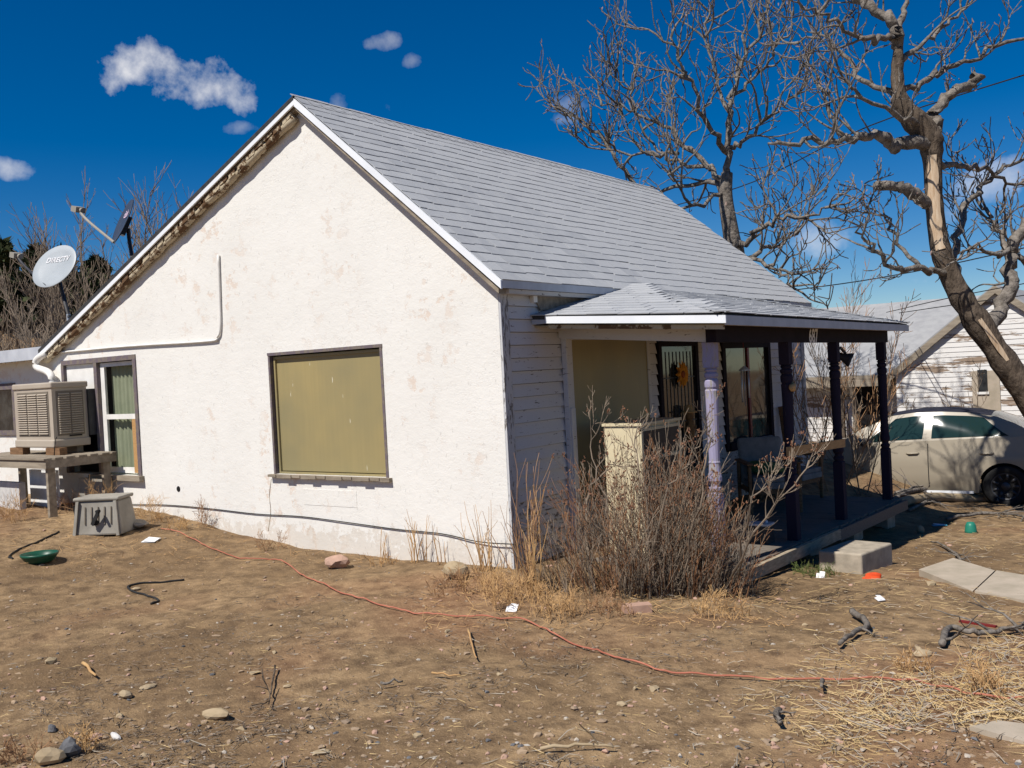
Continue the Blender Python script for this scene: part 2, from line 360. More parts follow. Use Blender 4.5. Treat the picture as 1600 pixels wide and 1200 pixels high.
def gs(x, y): return float(gz(x, y)+gbump(np.float64(x), np.float64(y))-.01)

# ------------------------------------------------------------------ the house
house = thing('house', 'small white stucco house with grey shingle roof and a sagging front porch', 'house', (-3.6, 3.7, 0))
XR, ZR, XE, ZE, XL, ZL, L = -2.29, 4.47, .12, 2.45, -7.45, 2.25, 7.35
def roofz(x): return ZR+(x-XR)*(ZE-ZR)/(XE-XR) if x > XR else ZR+(x-XR)*(ZL-ZR)/(XL-XR)
WX1, WX2, WZ1, WZ2 = -3.03, -1.40, .735, 1.985
LX1, LX2, LZ1, LZ2 = -7.12, -5.45, .66, 2.10
g = MB(); cols = [-7.35, LX1, LX2, WX1, XR, WX2, 0.0]; T = .07
for a, b in zip(cols[:-1], cols[1:]):
    za, zb = roofz(a)-T, roofz(b)-T
    if a == LX1: segs = [((-.5, -.5), (LZ1, LZ1)), ((LZ2, LZ2), (za, zb))]
    elif a >= WX1 and b <= WX2: segs = [((-.5, -.5), (WZ1, WZ1)), ((WZ2, WZ2), (za, zb))]
    else: segs = [((-.5, -.5), (za, zb))]
    for (l1, l2), (h1, h2) in segs:
        g.add([(a, 0, l1), (b, 0, l2), (b, 0, h2), (a, 0, h1)], [np.array([0, 1, 2, 3])])
for (a, b, c, d) in ((WX1, WX2, WZ1, WZ2), (LX1, LX2, LZ1, LZ2)):
    for q in (((a, c), (b, c)), ((b, c), (b, d)), ((b, d), (a, d)), ((a, d), (a, c))):
        (x1, z1), (x2, z2) = q; g.add([(x1, 0, z1), (x2, 0, z2), (x2, .16, z2), (x1, .16, z1)], [np.array([3, 2, 1, 0])])
g.add([(0, 0, -.5), (0, .03, -.5), (0, .03, 2.36), (0, 0, 2.36)], [np.array([0, 1, 2, 3])])
g.build('gable_wall', 'stucco', house)
g = MB()  # the other walls and the dark inside
g.box((-7.35, .2, -.9), (-7.2, L, 2.2)); g.prism([(-7.2, L-.15, -.9), (-.1, L-.15, -.9), (-.1, L-.15, 2.3), (XR, L-.15, 4.35), (-7.2, L-.15, 2.2)], (0, .15, 0)); g.build('rear_wall', 'white_paint', house)
g = MB(); g.prism([(-7.2, .17, -.4), (-.06, .17, -.4), (-.06, .17, 2.3), (XR, .17, 4.3), (-7.2, .17, 2.15)], (0, .05, 0)); g.build('inner_wall', 'dark', house)
# facade: backing wall, corner board, then every clapboard
fac = MB().box((-.15, .03, -.9), (-.024, L, 2.40)).build('facade_wall', 'dark', house)
MB().box((-.02, .003, -.35), (.022, .115, 2.37)).build('corner_board', 'corner_paint', house)
MB().box((-.02, L-.1, -.9), (.024, L+.01, 2.37)).build('corner_board', 'corner_paint', house)
PAN = (1.06, 2.64, .40, 1.97); DOOR = (2.80, 3.84, -.2, 1.93); FW = (4.48, 6.06, .55, 1.90)
e = .114
for i in range(27):
    z0 = -.72+i*e; z1 = z0+e
    if z1 > 2.40: break
    cuts = [(.116, L-.101)]
    for (a, b, c, d) in (PAN, DOOR, FW):
        if z1 > c+.02 and z0 < d-.02:
            cuts = [q for (p1, p2) in cuts for q in ((p1, min(p2, a)), (max(p1, b), p2)) if q[1]-q[0] > .03]
    if z1 < -.1: cuts = [(.116, L-.101)] if z1 < -.35 else cuts
    for (a, b) in cuts:
        j = rng.uniform(-.002, .002); k = MB(); zz = z1-.004
        k.add([(-.022, a, z0), (.012+j, a, z0), (-.012, a, zz), (-.022, a, zz), (-.022, b, z0), (.012+j, b, z0+rng.uniform(-.003, .003)), (-.012, b, zz), (-.022, b, zz)],
              [np.array([(0, 1, 2, 3), (7, 6, 5, 4), (1, 5, 6, 2), (0, 4, 5, 1), (3, 2, 6, 7)])])
        k.build('clapboard', 'siding_rough' if z0 < .5 else 'siding', fac)
# stucco-side window covered by a yellowed panel
win = MB().box((WX1+.03, .052, WZ1+.03), (WX2-.03, .066, WZ2-.03)).build('side_window', 'fibreglass', house); win['label'] = 'window closed with a yellowed translucent panel'
f = MB(); f.box((WX1-.005, -.006, WZ1), (WX1+.022, .05, WZ2)); f.box((WX2-.022, -.008, WZ1), (WX2+.008, .05, WZ2)); f.box((WX1-.01, -.010, WZ2-.02), (WX2+.012, .05, WZ2+.01)); f.build('frame', 'purple_frame', win)
f = MB(); f.box((WX1+.04, .03, WZ1+.002), (WX1+.062, .06, WZ2-.036)); f.box((WX2-.057, .03, WZ1+.002), (WX2-.036, .06, WZ2-.036)); f.box((WX1+.063, .031, WZ2-.06), (WX2-.058, .06, WZ2-.036)); f.box((WX1+.063, .031, WZ1+.002), (WX2-.058, .06, WZ1+.022)); f.build('bead', 'fibreglass', win)
f = MB(); P = [(WX1-.05+i*(WX2-WX1+.1)/14, 0) for i in range(15)]
for i in range(14):
    a = P[i][0]; b = P[i+1][0]; j1 = .012*math.sin(i*2.1); j2 = .012*math.sin((i+1)*2.1); f.box((a, -.055+j1, WZ1-.032+j2*.5), (b, .05, WZ1-.001))
f.build('sill', 'old_wood', win)
# left sash window
sw = MB().box((LX1, -.014, LZ2-.05), (LX2+.01, .06, LZ2+.01)).box((LX1-.01, -.012, LZ1), (LX1+.05, .06, LZ2-.051)).box((LX2-.05, -.016, LZ1), (LX2+.012, .06, LZ2-.051)).box((-6.36, -.013, LZ1), (-6.29, .07, LZ2-.051)).build('sash_window', 'purple_frame', house)
MB().box((LX1+.051, .03, 1.2), (-6.361, .045, LZ2-.052)).build('white_panel', 'white_paint', sw)
f = MB()
for (a, b, c, d) in ((-6.288, -6.20, LZ1+.02, LZ2-.06), (-5.56, -5.502, 1.36, LZ2-.06), (-6.199, -5.561, LZ2-.11, LZ2-.06), (-6.199, -5.50, 1.34, 1.40), (-6.199, -5.56, LZ1+.02, LZ1+.09)): f.box((a, .035, c), (b, .065, d))
f.build('sash', 'white_paint', sw)
f = MB(); nn = 40; V = []
for i in range(nn+1):
    x = -6.2+i*.68/nn; V += [(x, .13+.02*math.sin(i*1.25)+.008*math.sin(i*.6), LZ1), (x, .13+.015*math.sin(i*1.25+.3), LZ2-.06)]
f.add(V, [np.array([(2*i, 2*i+2, 2*i+3, 2*i+1) for i in range(nn)])]); f.build('curtain', 'curtain', sw, True)
for z0, z1, yy in ((LZ1+.091, 1.339, .048), (1.401, LZ2-.111, .054)): MB().add([(-6.199, yy, z0), (-5.561, yy, z0), (-5.561, yy, z1), (-6.199, yy, z1)], [np.array([0, 1, 2, 3])]).build('pane', 'glass', sw)
MB().box((-5.60, .0, LZ1+.03), (-5.505, .033, 1.338)).build('board', 'new_lumber', sw)
MB().box((LX1+.6, -.07, LZ1-.06), (LX2+.05, .06, LZ1-.001)).build('sill', 'old_wood', sw)
# conduit, elbow pipe, plaster patch, hole
c = [ony(88, 551, -.02), ony(200, 541, -.02), ony(325, 533, -.02), ony(339, 527, -.02), ony(344, 512, -.02), ony(343, 460, -.02), ony(341, 398, -.02)]
MB().tube(smoothpts(c, 5), .013, 8).build('conduit', 'white_paint', house, True)
c = [ony(72, 552, -.10), ony(58, 562, -.12), ony(58, 574, -.12), ony(76, 582, -.10), ony(82, 596, -.10), ony(84, 640, -.06)]
MB().tube(smoothpts(c, 5), .045, 10).build('downspout', 'white_paint', house, True)
a = ony(475, 782, 0); b = ony(558, 790, 0); MB().box((a[0], -.003, b[2]-.02), (b[0], .01, a[2]+.12)).build('plaster_patch', 'stucco', house)
a = ony(279, 764, 0); MB().lathe([(.033, -.02), (.033, .004), (.024, .004)], k=14, mat=Matrix.Translation(a) @ Matrix.Rotation(R(90), 4, 'X')).build('vent_hole', 'dark', house)
# crack under the sill
c = [ony(424, 748, -.001), ony(421, 775, -.001), ony(423, 800, -.001), ony(419, 830, -.001)]; MB().tube(smoothpts(c, 3), .004, 4).build('crack', 'rake_wood', house)
# main roof
roof = MB()
roof.prism([(XE, -.10, ZE-.012), (XR, -.10, ZR-.012), (XR, -.10, ZR-.07), (XE-.02, -.10, ZE-.07)], (0, L+.2, 0)); roof = roof.build('roof', 'roof_dark', house)
k = MB().prism([(XL, -.13, ZL+.025), (XR, -.13, ZR+.02), (XR, -.13, ZR-.019), (XL, -.13, ZL-.019)], (0, L+.235, 0)); k.build('roofing_edge', 'roof_dark', roof)
k = MB().prism([(XL+.02, -.08, ZL-.021), (XR, -.08, ZR-.021), (XR, -.08, ZR-.09), (XL+.02, -.08, ZL-.09)], (0, L+.15, 0)); k.build('deck_board', 'old_wood', roof)
d = np.array([XR-XL, ZR-ZL]); d /= np.linalg.norm(d)
k = MB().prism([(XL-.01, -.125, ZL-.02), (XR, -.125, ZR-.02), (XR, -.125, ZR-.07), (XL+.03, -.125, ZL-.07)], (0, .02, 0)); k.build('rake_fascia', 'metal_white', roof)
pts = []; rad = []
for i in range(60):
    t = i/59; x = XL+.05+t*(XR-XL-.12); pts.append((x, -.055, roofz(x)-.145+.006*math.sin(i*1.7)*math.sin(i*.37))); rad.append(.040+.004*math.sin(i*2.3)+.003*math.sin(i*.9))
MB().tube(pts, rad, 8).build('rake_moulding', 'rake_wood', roof, True)
k = MB()
for i in range(34):
    t = i/34; x = XL+.04+t*(XR-XL-.1); x2 = x+(XR-XL-.1)/34*rng.uniform(.7, 1.0); dd = rng.uniform(.105, .15)
    k.prism([(x, -.10, roofz(x)-.09), (x2, -.10, roofz(x2)-.09), (x2, -.10, roofz(x2)-dd), (x, -.10, roofz(x)-dd-rng.uniform(-.01, .01))], (0, .03, 0))
k.build('rake_board', 'rake_wood', roof)
k = MB().prism([(XE+.012, -.125, ZE-.01), (XR, -.125, ZR-.01), (XR, -.125, ZR-.085), (XE+.012, -.125, ZE-.085)], (0, .02, 0)); k.build('rake_fascia', 'metal_white', roof)
k = MB().prism([(XE-.03, -.103, ZE-.075), (XR, -.103, ZR-.075), (XR, -.103, ZR-.12), (XE-.03, -.103, ZE-.12)], (0, .10, 0)); k.build('rake_board', 'old_wood', roof)
MB().box((XE-.008, -.10, ZE-.075), (XE+.012, L+.1, ZE-.008)).build('eave_fascia', 'grey_white', roof)
MB().box((-.02, .02, ZE-.115), (XE-.012, L, ZE-.078)).build('frieze_board', 'frieze', roof)
# shingles: the nearest are pieces of their own, the rest one joined part
sh_me = None; cand = []
def shingle_field(o, ax, upd, width, length, test, owner, exp=.14, tab=.305):
    ax = Vector(ax).normalized(); upd = Vector(upd).normalized(); n = ax.cross(upd).normalized(); row = 0; s = 0.0
    while s < length-.02:
        off = -(row % 3)*tab/3-.01
        y = off
        while y < width:
            a = max(y, 0); b = min(y+tab, width); c = ((a+b)/2, s+exp/2)
            if b-a > .05 and test(*c):
                m = Matrix((ax, upd, n)).transposed().to_4x4(); m.translation = Vector(o)+ax*a+upd*(s+rng.uniform(-.011, .011))+n*rng.uniform(-.001, .002)
                m = m @ Matrix.Rotation(rng.uniform(-.012, .012), 4, 'Z') @ Matrix.Diagonal(((b-a)/tab, 1, 1, 1))
                cand.append((float(np.linalg.norm(np.array(m.translation)-CAM)), m, owner))
            y += tab
        s += exp; row += 1
SV = [(.004, -.006, 0), (.301, -.006, 0), (.303, .15, -.004), (.002, .15, -.004), (.004, -.006, .0075), (.301, -.006, .0075), (.303, .15, .001), (.002, .15, .001)]
SF = np.array([(0, 3, 2, 1), (4, 5, 6, 7), (0, 1, 5, 4), (1, 2, 6, 5), (3, 0, 4, 7)])
sl_len = math.hypot(XE-XR, ZE-ZR); su = Vector((XR-XE, 0, ZR-ZE)).normalized(); LR = L+.2
# porch roof geometry
PT0, PT1 = Vector((.12, 2.25, 2.462)), Vector((.12, 4.15, 2.452)); PC0, PC1 = Vector((1.85, .45, 2.035)), Vector((1.85, 5.85, 2.0)); PW0 = Vector((0, .48, 2.155)); PW1 = Vector((0, 5.85, 2.13))
shingle_field((XE+.01, -.11, ZE-.004), (0, 1, 0), su, LR, sl_len, lambda a, s: not (2.3 < a-.11 < 4.1 and s < .05), roof)
pr = MB()
pr.prism([PC0, PC1, PT1, PT0], (0, 0, -.03)); pr.prism([PW0, PC0, PT0, Vector((-.02, 2.25, 2.43))], (0, 0, -.03)); pr.prism([PC1, PW1, Vector((-.02, 4.15, 2.42)), PT1], (0, 0, -.03))
proof = pr.build('porch_roof', 'roof_dark', house)
fu = ((PT0+PT1)/2-(PC0+PC1)/2); fl = fu.length; fy = (PC1-PC0)
shingle_field(PC0+Vector((.015, 0, .008)), fy, fu, fy.length, fl, lambda a, s: 1.75*s/fl-.03 < a < fy.length-1.65*s/fl+.03, proof)
sx_ = (PC0-PW0); su_ = Vector((0, 2.25-.465, 2.45-2.095)); slen = su_.length
shingle_field(PW0+Vector((0, -.015, .008)), sx_, su_, sx_.length, slen, lambda a, s: a < 1.85-1.75*s/slen+.03 and a > .02, proof)
cand.sort(key=lambda q: q[0])
me = bpy.data.meshes.new('shingle'); me.from_pydata(SV, [], [tuple(int(a) for a in q) for q in SF]); me.polygons.foreach_set('use_smooth', np.zeros(len(SF), bool)); me.materials.append(MATS['shingle'])
rest = {roof.name: MB(), proof.name: MB()}
for i, (dist, m, ow) in enumerate(cand):
    if i < 300:
        o = bpy.data.objects.new('shingle', me); col.objects.link(o); o.parent = ow; o.matrix_local = Matrix.Translation(-Vector(ORG[ow.name])) @ m
    else: rest[ow.name].add([tuple(m @ Vector(q)) for q in SV], [SF])
for ow in (roof, proof):
    if rest[ow.name].n: kind(rest[ow.name].build('shingle_courses', 'shingle', ow), 'stuff')
def caps(a, b, ow, wd=.11, step=.15):
    a = Vector(a); b = Vector(b); n = int((b-a).length/step); k = MB()
    for i in range(n):
        p = a+(b-a)*(i/n); q = a+(b-a)*((i+1.25)/n); k.bar(p+Vector((0, 0, .022)), q+Vector((0, 0, .010)), wd*2, .008)
    kind(k.build('ridge_cap', 'shingle', ow), 'stuff')
k = MB()
for i in range(50):
    y = -.11+i*.151
    for sgn, dz in ((1, su), (-1, Vector((XR-XL, 0, ZR-ZL)).normalized()*-1)):
        dn = Vector((su.x*-1, 0, su.z*-1)) if sgn == 1 else Vector((-(XR-XL), 0, -(ZR-ZL))).normalized()
        o_ = Vector((XR, y, ZR+.016)); k.add([o_, o_+Vector((0, .16, -.006)), o_+dn*.13+Vector((0, .16, -.006)), o_+dn*.13], [np.array([0, 1, 2, 3] if sgn == -1 else [3, 2, 1, 0])])
kind(k.build('ridge_cap', 'shingle', roof), 'stuff')
caps(PC0, PT0, proof, .07); caps(PC1, PT1, proof, .07)
# porch fascias, soffit, beams
def strip(a, b, drop, th, name, mt, par, out_=(1, 0, 0)):
    a = Vector(a); b = Vector(b); o = Vector(out_)*th; z = Vector((0, 0, -drop)); MB().prism([a, b, b+z, a+z], o).build(name, mt, par)
strip(PC0+Vector((0, 0, -.012)), PC1+Vector((0, 0, -.012)), .075, .02, 'fascia', 'grey_white', proof)
strip(PW0+Vector((.16, -.02, -.012)), PC0+Vector((.02, -.02, -.012)), .062, .02, 'fascia', 'metal_white', proof, (0, 1, 0))
strip(PW0+Vector((.16, .03, -.085)), PC0+Vector((-.02, .03, -.085)), .035, .02, 'trim_board', 'rake_wood', proof, (0, 1, 0))
strip(PW0+Vector((0, .0, -.015)), PW0+Vector((.16, .0, -.015)), .06, .02, 'fascia', 'grey_white', proof, (0, 1, 0))
MB().prism([(.0, .52, 2.06), (1.82, .52, 1.955), (1.82, 5.8, 1.92), (.0, 5.8, 2.02)], (0, 0, .012)).build('soffit', 'tan_board', proof)
bm_ = MB().prism([(1.56, .72, 1.825), (1.56, 5.72, 1.79), (1.56, 5.72, 1.96), (1.56, .72, 1.985)], (.09, 0, 0)).build('porch_beam', 'beam_purple', house)
MB().prism([(0, .90, 1.955), (1.555, .80, 1.83), (1.555, .80, 1.99), (0, .90, 2.10)], (0, .08, 0)).build('porch_beam', 'siding', house)
V, Fc = text_mesh('687', .185, bold=.005); V2 = np.zeros_like(V); cn = onx(1271, 526, 1.652)
V2[:, 1] = cn[1]+V[:, 0]*.95; V2[:, 2] = cn[2]+V[:, 1]*1.05; V2[:, 0] = 1.6535
k = MB(); k.add(V2, Fc); k.build('house_number', 'text_white', bm_)
# turned posts
def post(x, y, zb, zt, mt, lean=(0, 0)):
    H = zt-zb; k = MB(); A = Matrix.Translation((x, y, zb)) @ Matrix(((1, 0, lean[0], 0), (0, 1, lean[1], 0), (0, 0, 1, 0), (0, 0, 0, 1)))
    k.box((-.05, -.05, 0), (.05, .05, .62), A); k.box((-.05, -.05, H-.21), (.05, .05, H), A)
    z0, z1 = .62, H-.21; h = z1-z0
    prof = [(.05, z0), (.038, z0+.015), (.047, z0+.03), (.047, z0+.05), (.034, z0+.065), (.034, z0+.085), (.05, z0+.11), (.053, z0+.14), (.043, z0+.18), (.040, z0+.25), (.043, z0+.262), (.039, z0+.275),
            (.042, z0+h*.55), (.046, z1-.22), (.048, z1-.19), (.040, z1-.18), (.048, z1-.16), (.054, z1-.135), (.052, z1-.11), (.038, z1-.09), (.050, z1-.075), (.05, z1-.05), (.036, z1-.04), (.048, z1-.02), (.036, z1-.008), (.05, z1)]
    prof = [(min(r*1.17, .058), z) for r, z in prof]; k.lathe(prof, k=14, mat=A); return k.build('porch_post', mt, house)
DZ = lambda y: -.05-.016*(y-.8)
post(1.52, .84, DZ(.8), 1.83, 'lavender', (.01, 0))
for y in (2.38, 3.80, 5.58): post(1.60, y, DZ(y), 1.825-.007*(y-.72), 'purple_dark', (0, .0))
k = MB().box((.008, .93, -.15), (.06, 1.03, 1.96)); k.box((.061, .945, .3), (.075, 1.015, 1.3)); k.build('half_post', 'siding', house)
# deck
dk = MB().box((.03, .95, -.22), (1.62, 1.0, -.085)).box((1.58, 1.001, -.27), (1.63, 5.68, -.165)).build('porch_deck', 'old_wood', house)
y = .74
while y < 5.66:
    a = DZ(y)-rng.uniform(0, .004); xe = 1.685+.01*y+rng.uniform(-.012, .012); MB().box((.01, y, a-.03), (xe, y+.132, a)).build('plank', 'deck_wood', dk); y += .138
k = MB().prism([(1.71, .74, -.06), (1.735, 3.2, -.095), (1.735, 3.2, -.20), (1.71, .74, -.16)], (.045, 0, 0)); k.build('rim_board', 'deck_edge', dk)
k = MB().prism([(1.74, 3.21, -.105), (1.765, 5.70, -.145), (1.765, 5.70, -.26), (1.74, 3.21, -.22)], (.035, 0, 0)); k.build('rim_board', 'deck_wood', dk)
for (x, y) in ((1.5, 1.1), (1.52, 2.9), (1.55, 4.2), (1.55, 5.5), (.3, 5.5)):
    z = float(gz(x, y)); MB().box((x-.1, y-.16, z-.08), (x+.1, y+.16, DZ(y)-.035)).build('pier', 'concrete', dk)
# porch wall: panel, door, front window
pn = MB().box((-.02, PAN[0]+.01, PAN[2]), (.004, PAN[1]-.06, PAN[3]-.03)).build('porch_panel', 'fibreglass', house)
MB().box((-.02, PAN[1]-.06, PAN[2]), (.014, PAN[1]-.005, PAN[3])).box((-.02, PAN[0]+.01, PAN[3]-.029), (.012, PAN[1]-.061, PAN[3])).build('frame', 'siding', pn)
dr = MB().box((-.022, DOOR[0]+.09, DZ(3)), (-.006, DOOR[1]-.09, DOOR[3]-.06)).build('front_door', 'dark_glass', house)
MB().box((-.02, DOOR[0]+.03, DZ(3)), (.02, DOOR[0]+.1, DOOR[3])).box((-.02, DOOR[1]-.1, DZ(3)), (.02, DOOR[1]-.03, DOOR[3])).box((-.02, DOOR[0]+.1, DOOR[3]-.07), (.018, DOOR[1]-.1, DOOR[3])).build('frame', 'beam_purple', dr)
k = MB()
for i in range(9): k.box((-.005, DOOR[0]+.13+i*.088, .1), (.0, DOOR[0]+.14+i*.088, 1.8))
for i in range(3): k.box((-.0045, DOOR[0]+.11, .5+i*.5), (.001, DOOR[1]-.11, .515+i*.5))
k.build('grille', 'black_metal', dr)
MB().prism([(.0135, .60, 2.21), (.0135, .50, 2.335), (.0135, 2.15, 2.335)], (.012, 0, 0)).build('dark_gap_board', 'old_wood', house)  # weathered wood triangle added to darken the gap below the main eave
fwn = MB().box((-.024, FW[0]+.08, FW[2]+.08), (-.012, FW[1]-.08, FW[3]-.06)).build('front_window', 'dark_glass', house)
MB().box((-.02, FW[0]+.01, FW[2]), (.022, FW[0]+.10, FW[3])).box((-.02, FW[1]-.1, FW[2]), (.022, FW[1]-.01, FW[3])).box((-.02, FW[0]+.1, FW[3]-.08), (.02, FW[1]-.1, FW[3])).box((-.02, FW[0]+.1, FW[2]), (.034, FW[1]-.1, FW[2]+.09)).build('frame', 'beam_purple', fwn)
MB().box((-.012, 5.28, FW[2]+.091), (.006, 5.34, FW[3]-.081)).build('stile', 'red_paint', fwn)

# ------------------------------------------------------------------ things on the porch
c = onx(1065, 585, .03); fl = thing('flower_ornament', 'orange daisy flower ornament hanging on the dark front door', 'ornament', (c[0]+.005, c[1], c[2]))
k = MB()
for lay, (n, r, x) in enumerate(((12, .165, .0), (11, .135, .012))):
    for i in range(n):
        a = (i+lay*.5)*2*math.pi/n; ca, sa = math.cos(a), math.sin(a); ta, tb = -sa, ca
        k.add([(c[0]+x, c[1]+ca*.03, c[2]+sa*.03), (c[0]+x+.02, c[1]+ca*r*.6+ta*.034, c[2]+sa*r*.6+tb*.034), (c[0]+x+.008, c[1]+ca*r, c[2]+sa*r), (c[0]+x+.02, c[1]+ca*r*.6-ta*.034, c[2]+sa*r*.6-tb*.034),
               (c[0]+x+.006, c[1]+ca*r*.6, c[2]+sa*r*.6)], [np.array([(0, 1, 4), (1, 2, 4), (2, 3, 4), (3, 0, 4)])])
k.build('petals', 'petal', fl); MB().lathe([(.04, 0), (.036, .018), (.015, .026)], k=12, mat=Matrix.Translation((c[0]+.01, c[1], c[2])) @ Matrix.Rotation(R(90), 4, 'Y')).build('centre', 'flower_centre', fl)
c = onx(1076, 655, .06); dl = thing('scarecrow_doll', 'small straw scarecrow doll hanging below the flower on the door', 'ornament', (c[0], c[1], c[2]-.3))
k = MB().tube([(c[0], c[1], c[2]-.3), (c[0]+.01, c[1], c[2]-.15), (c[0]+.01, c[1], c[2]-.02), (c[0], c[1], c[2]+.0)], [.03, .06, .05, .03], 8); k.blob((c[0]+.01, c[1], c[2]+.04), (.05, .05, .06), 3, 2, .08)
k.tube([(c[0]+.02, c[1]-.12, c[2]-.1), (c[0]+.02, c[1], c[2]-.05), (c[0]+.02, c[1]+.12, c[2]-.1)], .02, 6); k.build('body', 'straw_doll', dl, True)
MB().lathe([(.10, 0), (.09, .015), (.05, .025), (.045, .08), (.01, .09)], (c[0]+.005, c[1], c[2]+.075), 12).build('hat', 'stem_straw', dl, True)
wc = onx(1163, 575, 1.0); wch = thing('wind_chime', 'wind chime with pale metal tubes hanging in front of the window', 'wind chime', tuple(wc))
MB().tube([(wc[0], wc[1], wc[2]+.02), (wc[0], wc[1], 2.03)], .003, 4).tube([(wc[0], wc[1], wc[2]-.0), (wc[0], wc[1], wc[2]-.55)], .002, 4).build('cord', 'red_paint', wch)
MB().lathe([(.06, 0), (.055, .015), (.01, .05)], (wc[0], wc[1], wc[2]-.03), 12).build('top', 'grey_white', wch)
for a, l in ((0, .26), (2.1, .34), (4.2, .30)): MB().tube([(wc[0]+.04*math.cos(a), wc[1]+.04*math.sin(a), wc[2]-.03), (wc[0]+.04*math.cos(a), wc[1]+.04*math.sin(a), wc[2]-.05-l)], .009, 8).build('chime_tube', 'galvanised', wch, True)
# cabinet
ca = ony(943, 662, 1.12); cb = ony(1001, 660, 1.12); x0, x1, zt = ca[0], cb[0], ca[2]; yb = onx(1062, 655, x1)[1]; zb = DZ(1.4)
cab = thing('cabinet', 'cream painted wooden drawer cabinet standing on the porch behind the dry shrub', 'cabinet', ((x0+x1)/2, 1.4, zb))
MB().box((x0, 1.12, zb), (x1-.02, yb, zt-.026)).build('body', 'cream_cabinet', cab); MB().box((x0-.012, 1.105, zt-.025), (x1+.012, yb+.015, zt)).build('top', 'cream_cabinet', cab)
nd = 4
for i in range(nd):
    a = zb+.06+i*(zt-zb-.12)/nd; MB().box((x1-.019, 1.16, a+.02), (x1-.004, yb-.04, a+(zt-zb-.12)/nd-.02)).build('drawer', 'drawer_dark', cab)
k = MB()
for i in range(nd+1): a = zb+.055+i*(zt-zb-.12)/nd; k.box((x1-.019, 1.121, a-.012), (x1+.002, yb-.001, a+.015))
k.box((x1-.019, 1.121, zb), (x1+.001, 1.155, zt-.027)); k.box((x1-.019, yb-.035, zb), (x1+.001, yb-.001, zt-.027)); k.build('face_frame', 'cream_cabinet', cab)
# armchair
def armchair(cx, cy, rz, label, cm, fm, sc=1.0):
    ch = thing('armchair', label, 'armchair', (cx, cy, DZ(cy)), 'armchairs on the porch'); A = Matrix.Translation((cx, cy, DZ(cy))) @ Matrix.Rotation(rz, 4, 'Z') @ Matrix.Scale(sc, 4)
    def part(name, boxes, mt):
        k = MB()
        for lo, hi in boxes: k.box(lo, hi, A)
        o = k.build(name, mt, ch); b = o.modifiers.new('b', 'BEVEL'); b.width = .012; b.segments = 2
    for sx in (-.3, .26):
        part('leg', [((sx, -.33, 0), (sx+.04, -.28, .56))], fm); part('leg', [((sx, .26, 0), (sx+.04, .31, .56))], fm); part('arm_rest', [((sx-.02, -.36, .561), (sx+.06, .33, .59))], fm)
    part('seat_frame', [((-.259, -.31, .22), (.259, .30, .28))], fm); part('seat_cushion', [((-.25, -.34, .281), (.25, .2, .36)), ((-.25, -.335, .361), (.25, .19, .42))], cm)
    k = MB(); Bm = A @ Matrix.Translation((0, .2, .3)) @ Matrix.Rotation(R(-16), 4, 'X'); k.box((-.26, 0, 0), (.26, .10, .56), Bm); o = k.build('back_cushion', cm, ch); b = o.modifiers.new('b', 'BEVEL'); b.width = .035; b.segments = 3
    return ch
armchair(.62, 4.25, R(35), 'wooden armchair with grey striped cushions under the porch window', 'cushion', 'brown_wood')
armchair(.50, 5.25, R(80), 'grey armchair further along the porch, behind the striped one', 'cushion', 'brown_wood', .95)
k = MB(); k.blob((.60, 4.28, DZ(4.25)+.50), (.20, .17, .075), 5, 3, .28); tag(k.build('blanket', 'green_cloth', None, True), 'crumpled green blanket lying on the armchair seat', 'blanket')
a = onx(1242, 704, 1.70); b = onx(1318, 692, 1.70); a = a+(a-b)*.12
tag(MB().bar(a, b, .038, .085).build('lumber_rail', 'new_lumber'), 'fresh orange lumber board nailed across two dark porch posts', 'board')
c = gpx(1264, 790); tag(MB().bar((.25, 6.15, DZ(5)-.05-.35), (.06, 6.25, 1.0), .05, .09).build('propped_board', 'brown_wood'), 'brown board leaning on the far end of the porch wall', 'board')
bx = onz(1190, 850, -.06); bb_ = thing('battery_box', 'small black box with a pale lid on the porch floor', 'box', (bx[0]-.05, bx[1]+.12, DZ(1)))
q = (bx[0]-.05, bx[1]+.12); MB().box((q[0]-.1, q[1]-.08, DZ(q[1])), (q[0]+.1, q[1]+.08, DZ(q[1])+.17)).build('case', 'black_metal', bb_); MB().box((q[0]-.105, q[1]-.085, DZ(q[1])+.171), (q[0]+.105, q[1]+.085, DZ(q[1])+.19)).build('lid', 'grey_white', bb_); MB().tube([(q[0]+.06, q[1], DZ(q[1])+.19), (q[0]+.06, q[1], DZ(q[1])+.215)], .012, 8).build('knob', 'text_white', bb_)
tag(MB().box((.9, .95, DZ(1)+.002), (1.42, 1.30, DZ(1)+.12)).build('cardboard_carton', 'slab'), 'low tan carton on the porch floor behind the shrub', 'carton')
lp = onx(1322, 560, 1.60); lamp = thing('flood_lamp', 'black bell-shaped flood lamp fixed to the third porch post', 'lamp', tuple(lp))
AA = Matrix.Translation(lp) @ Matrix.Rotation(R(115), 4, Vector((-.3, 1, 0))); MB().lathe([(.02, -.12), (.035, -.10), (.045, -.03), (.075, .03), (.085, .06), (.078, .06), (.03, -.01)], k=16, mat=AA).build('shade', 'black_metal', lamp, True)
MB().tube([(1.60, 3.86, lp[2]+.08), (lp[0], (lp[1]+3.86)/2, lp[2]+.12), tuple(lp-np.array([0, .02, -.06]))], .016, 8).build('bracket', 'black_metal', lamp); MB().lathe([(.045, .0), (.05, .03), (.02, .045)], k=12, mat=AA).build('bulb', 'galvanised', lamp, True)
rbn = onx(1236, 606, 1.66); tag(MB().blob((1.658, 2.38, rbn[2]), (.03, .06, .045), 8, 2, .5).build('ribbon', 'stem_straw', None, True), 'small pale yellow ribbon tied on the second dark post', 'ribbon')
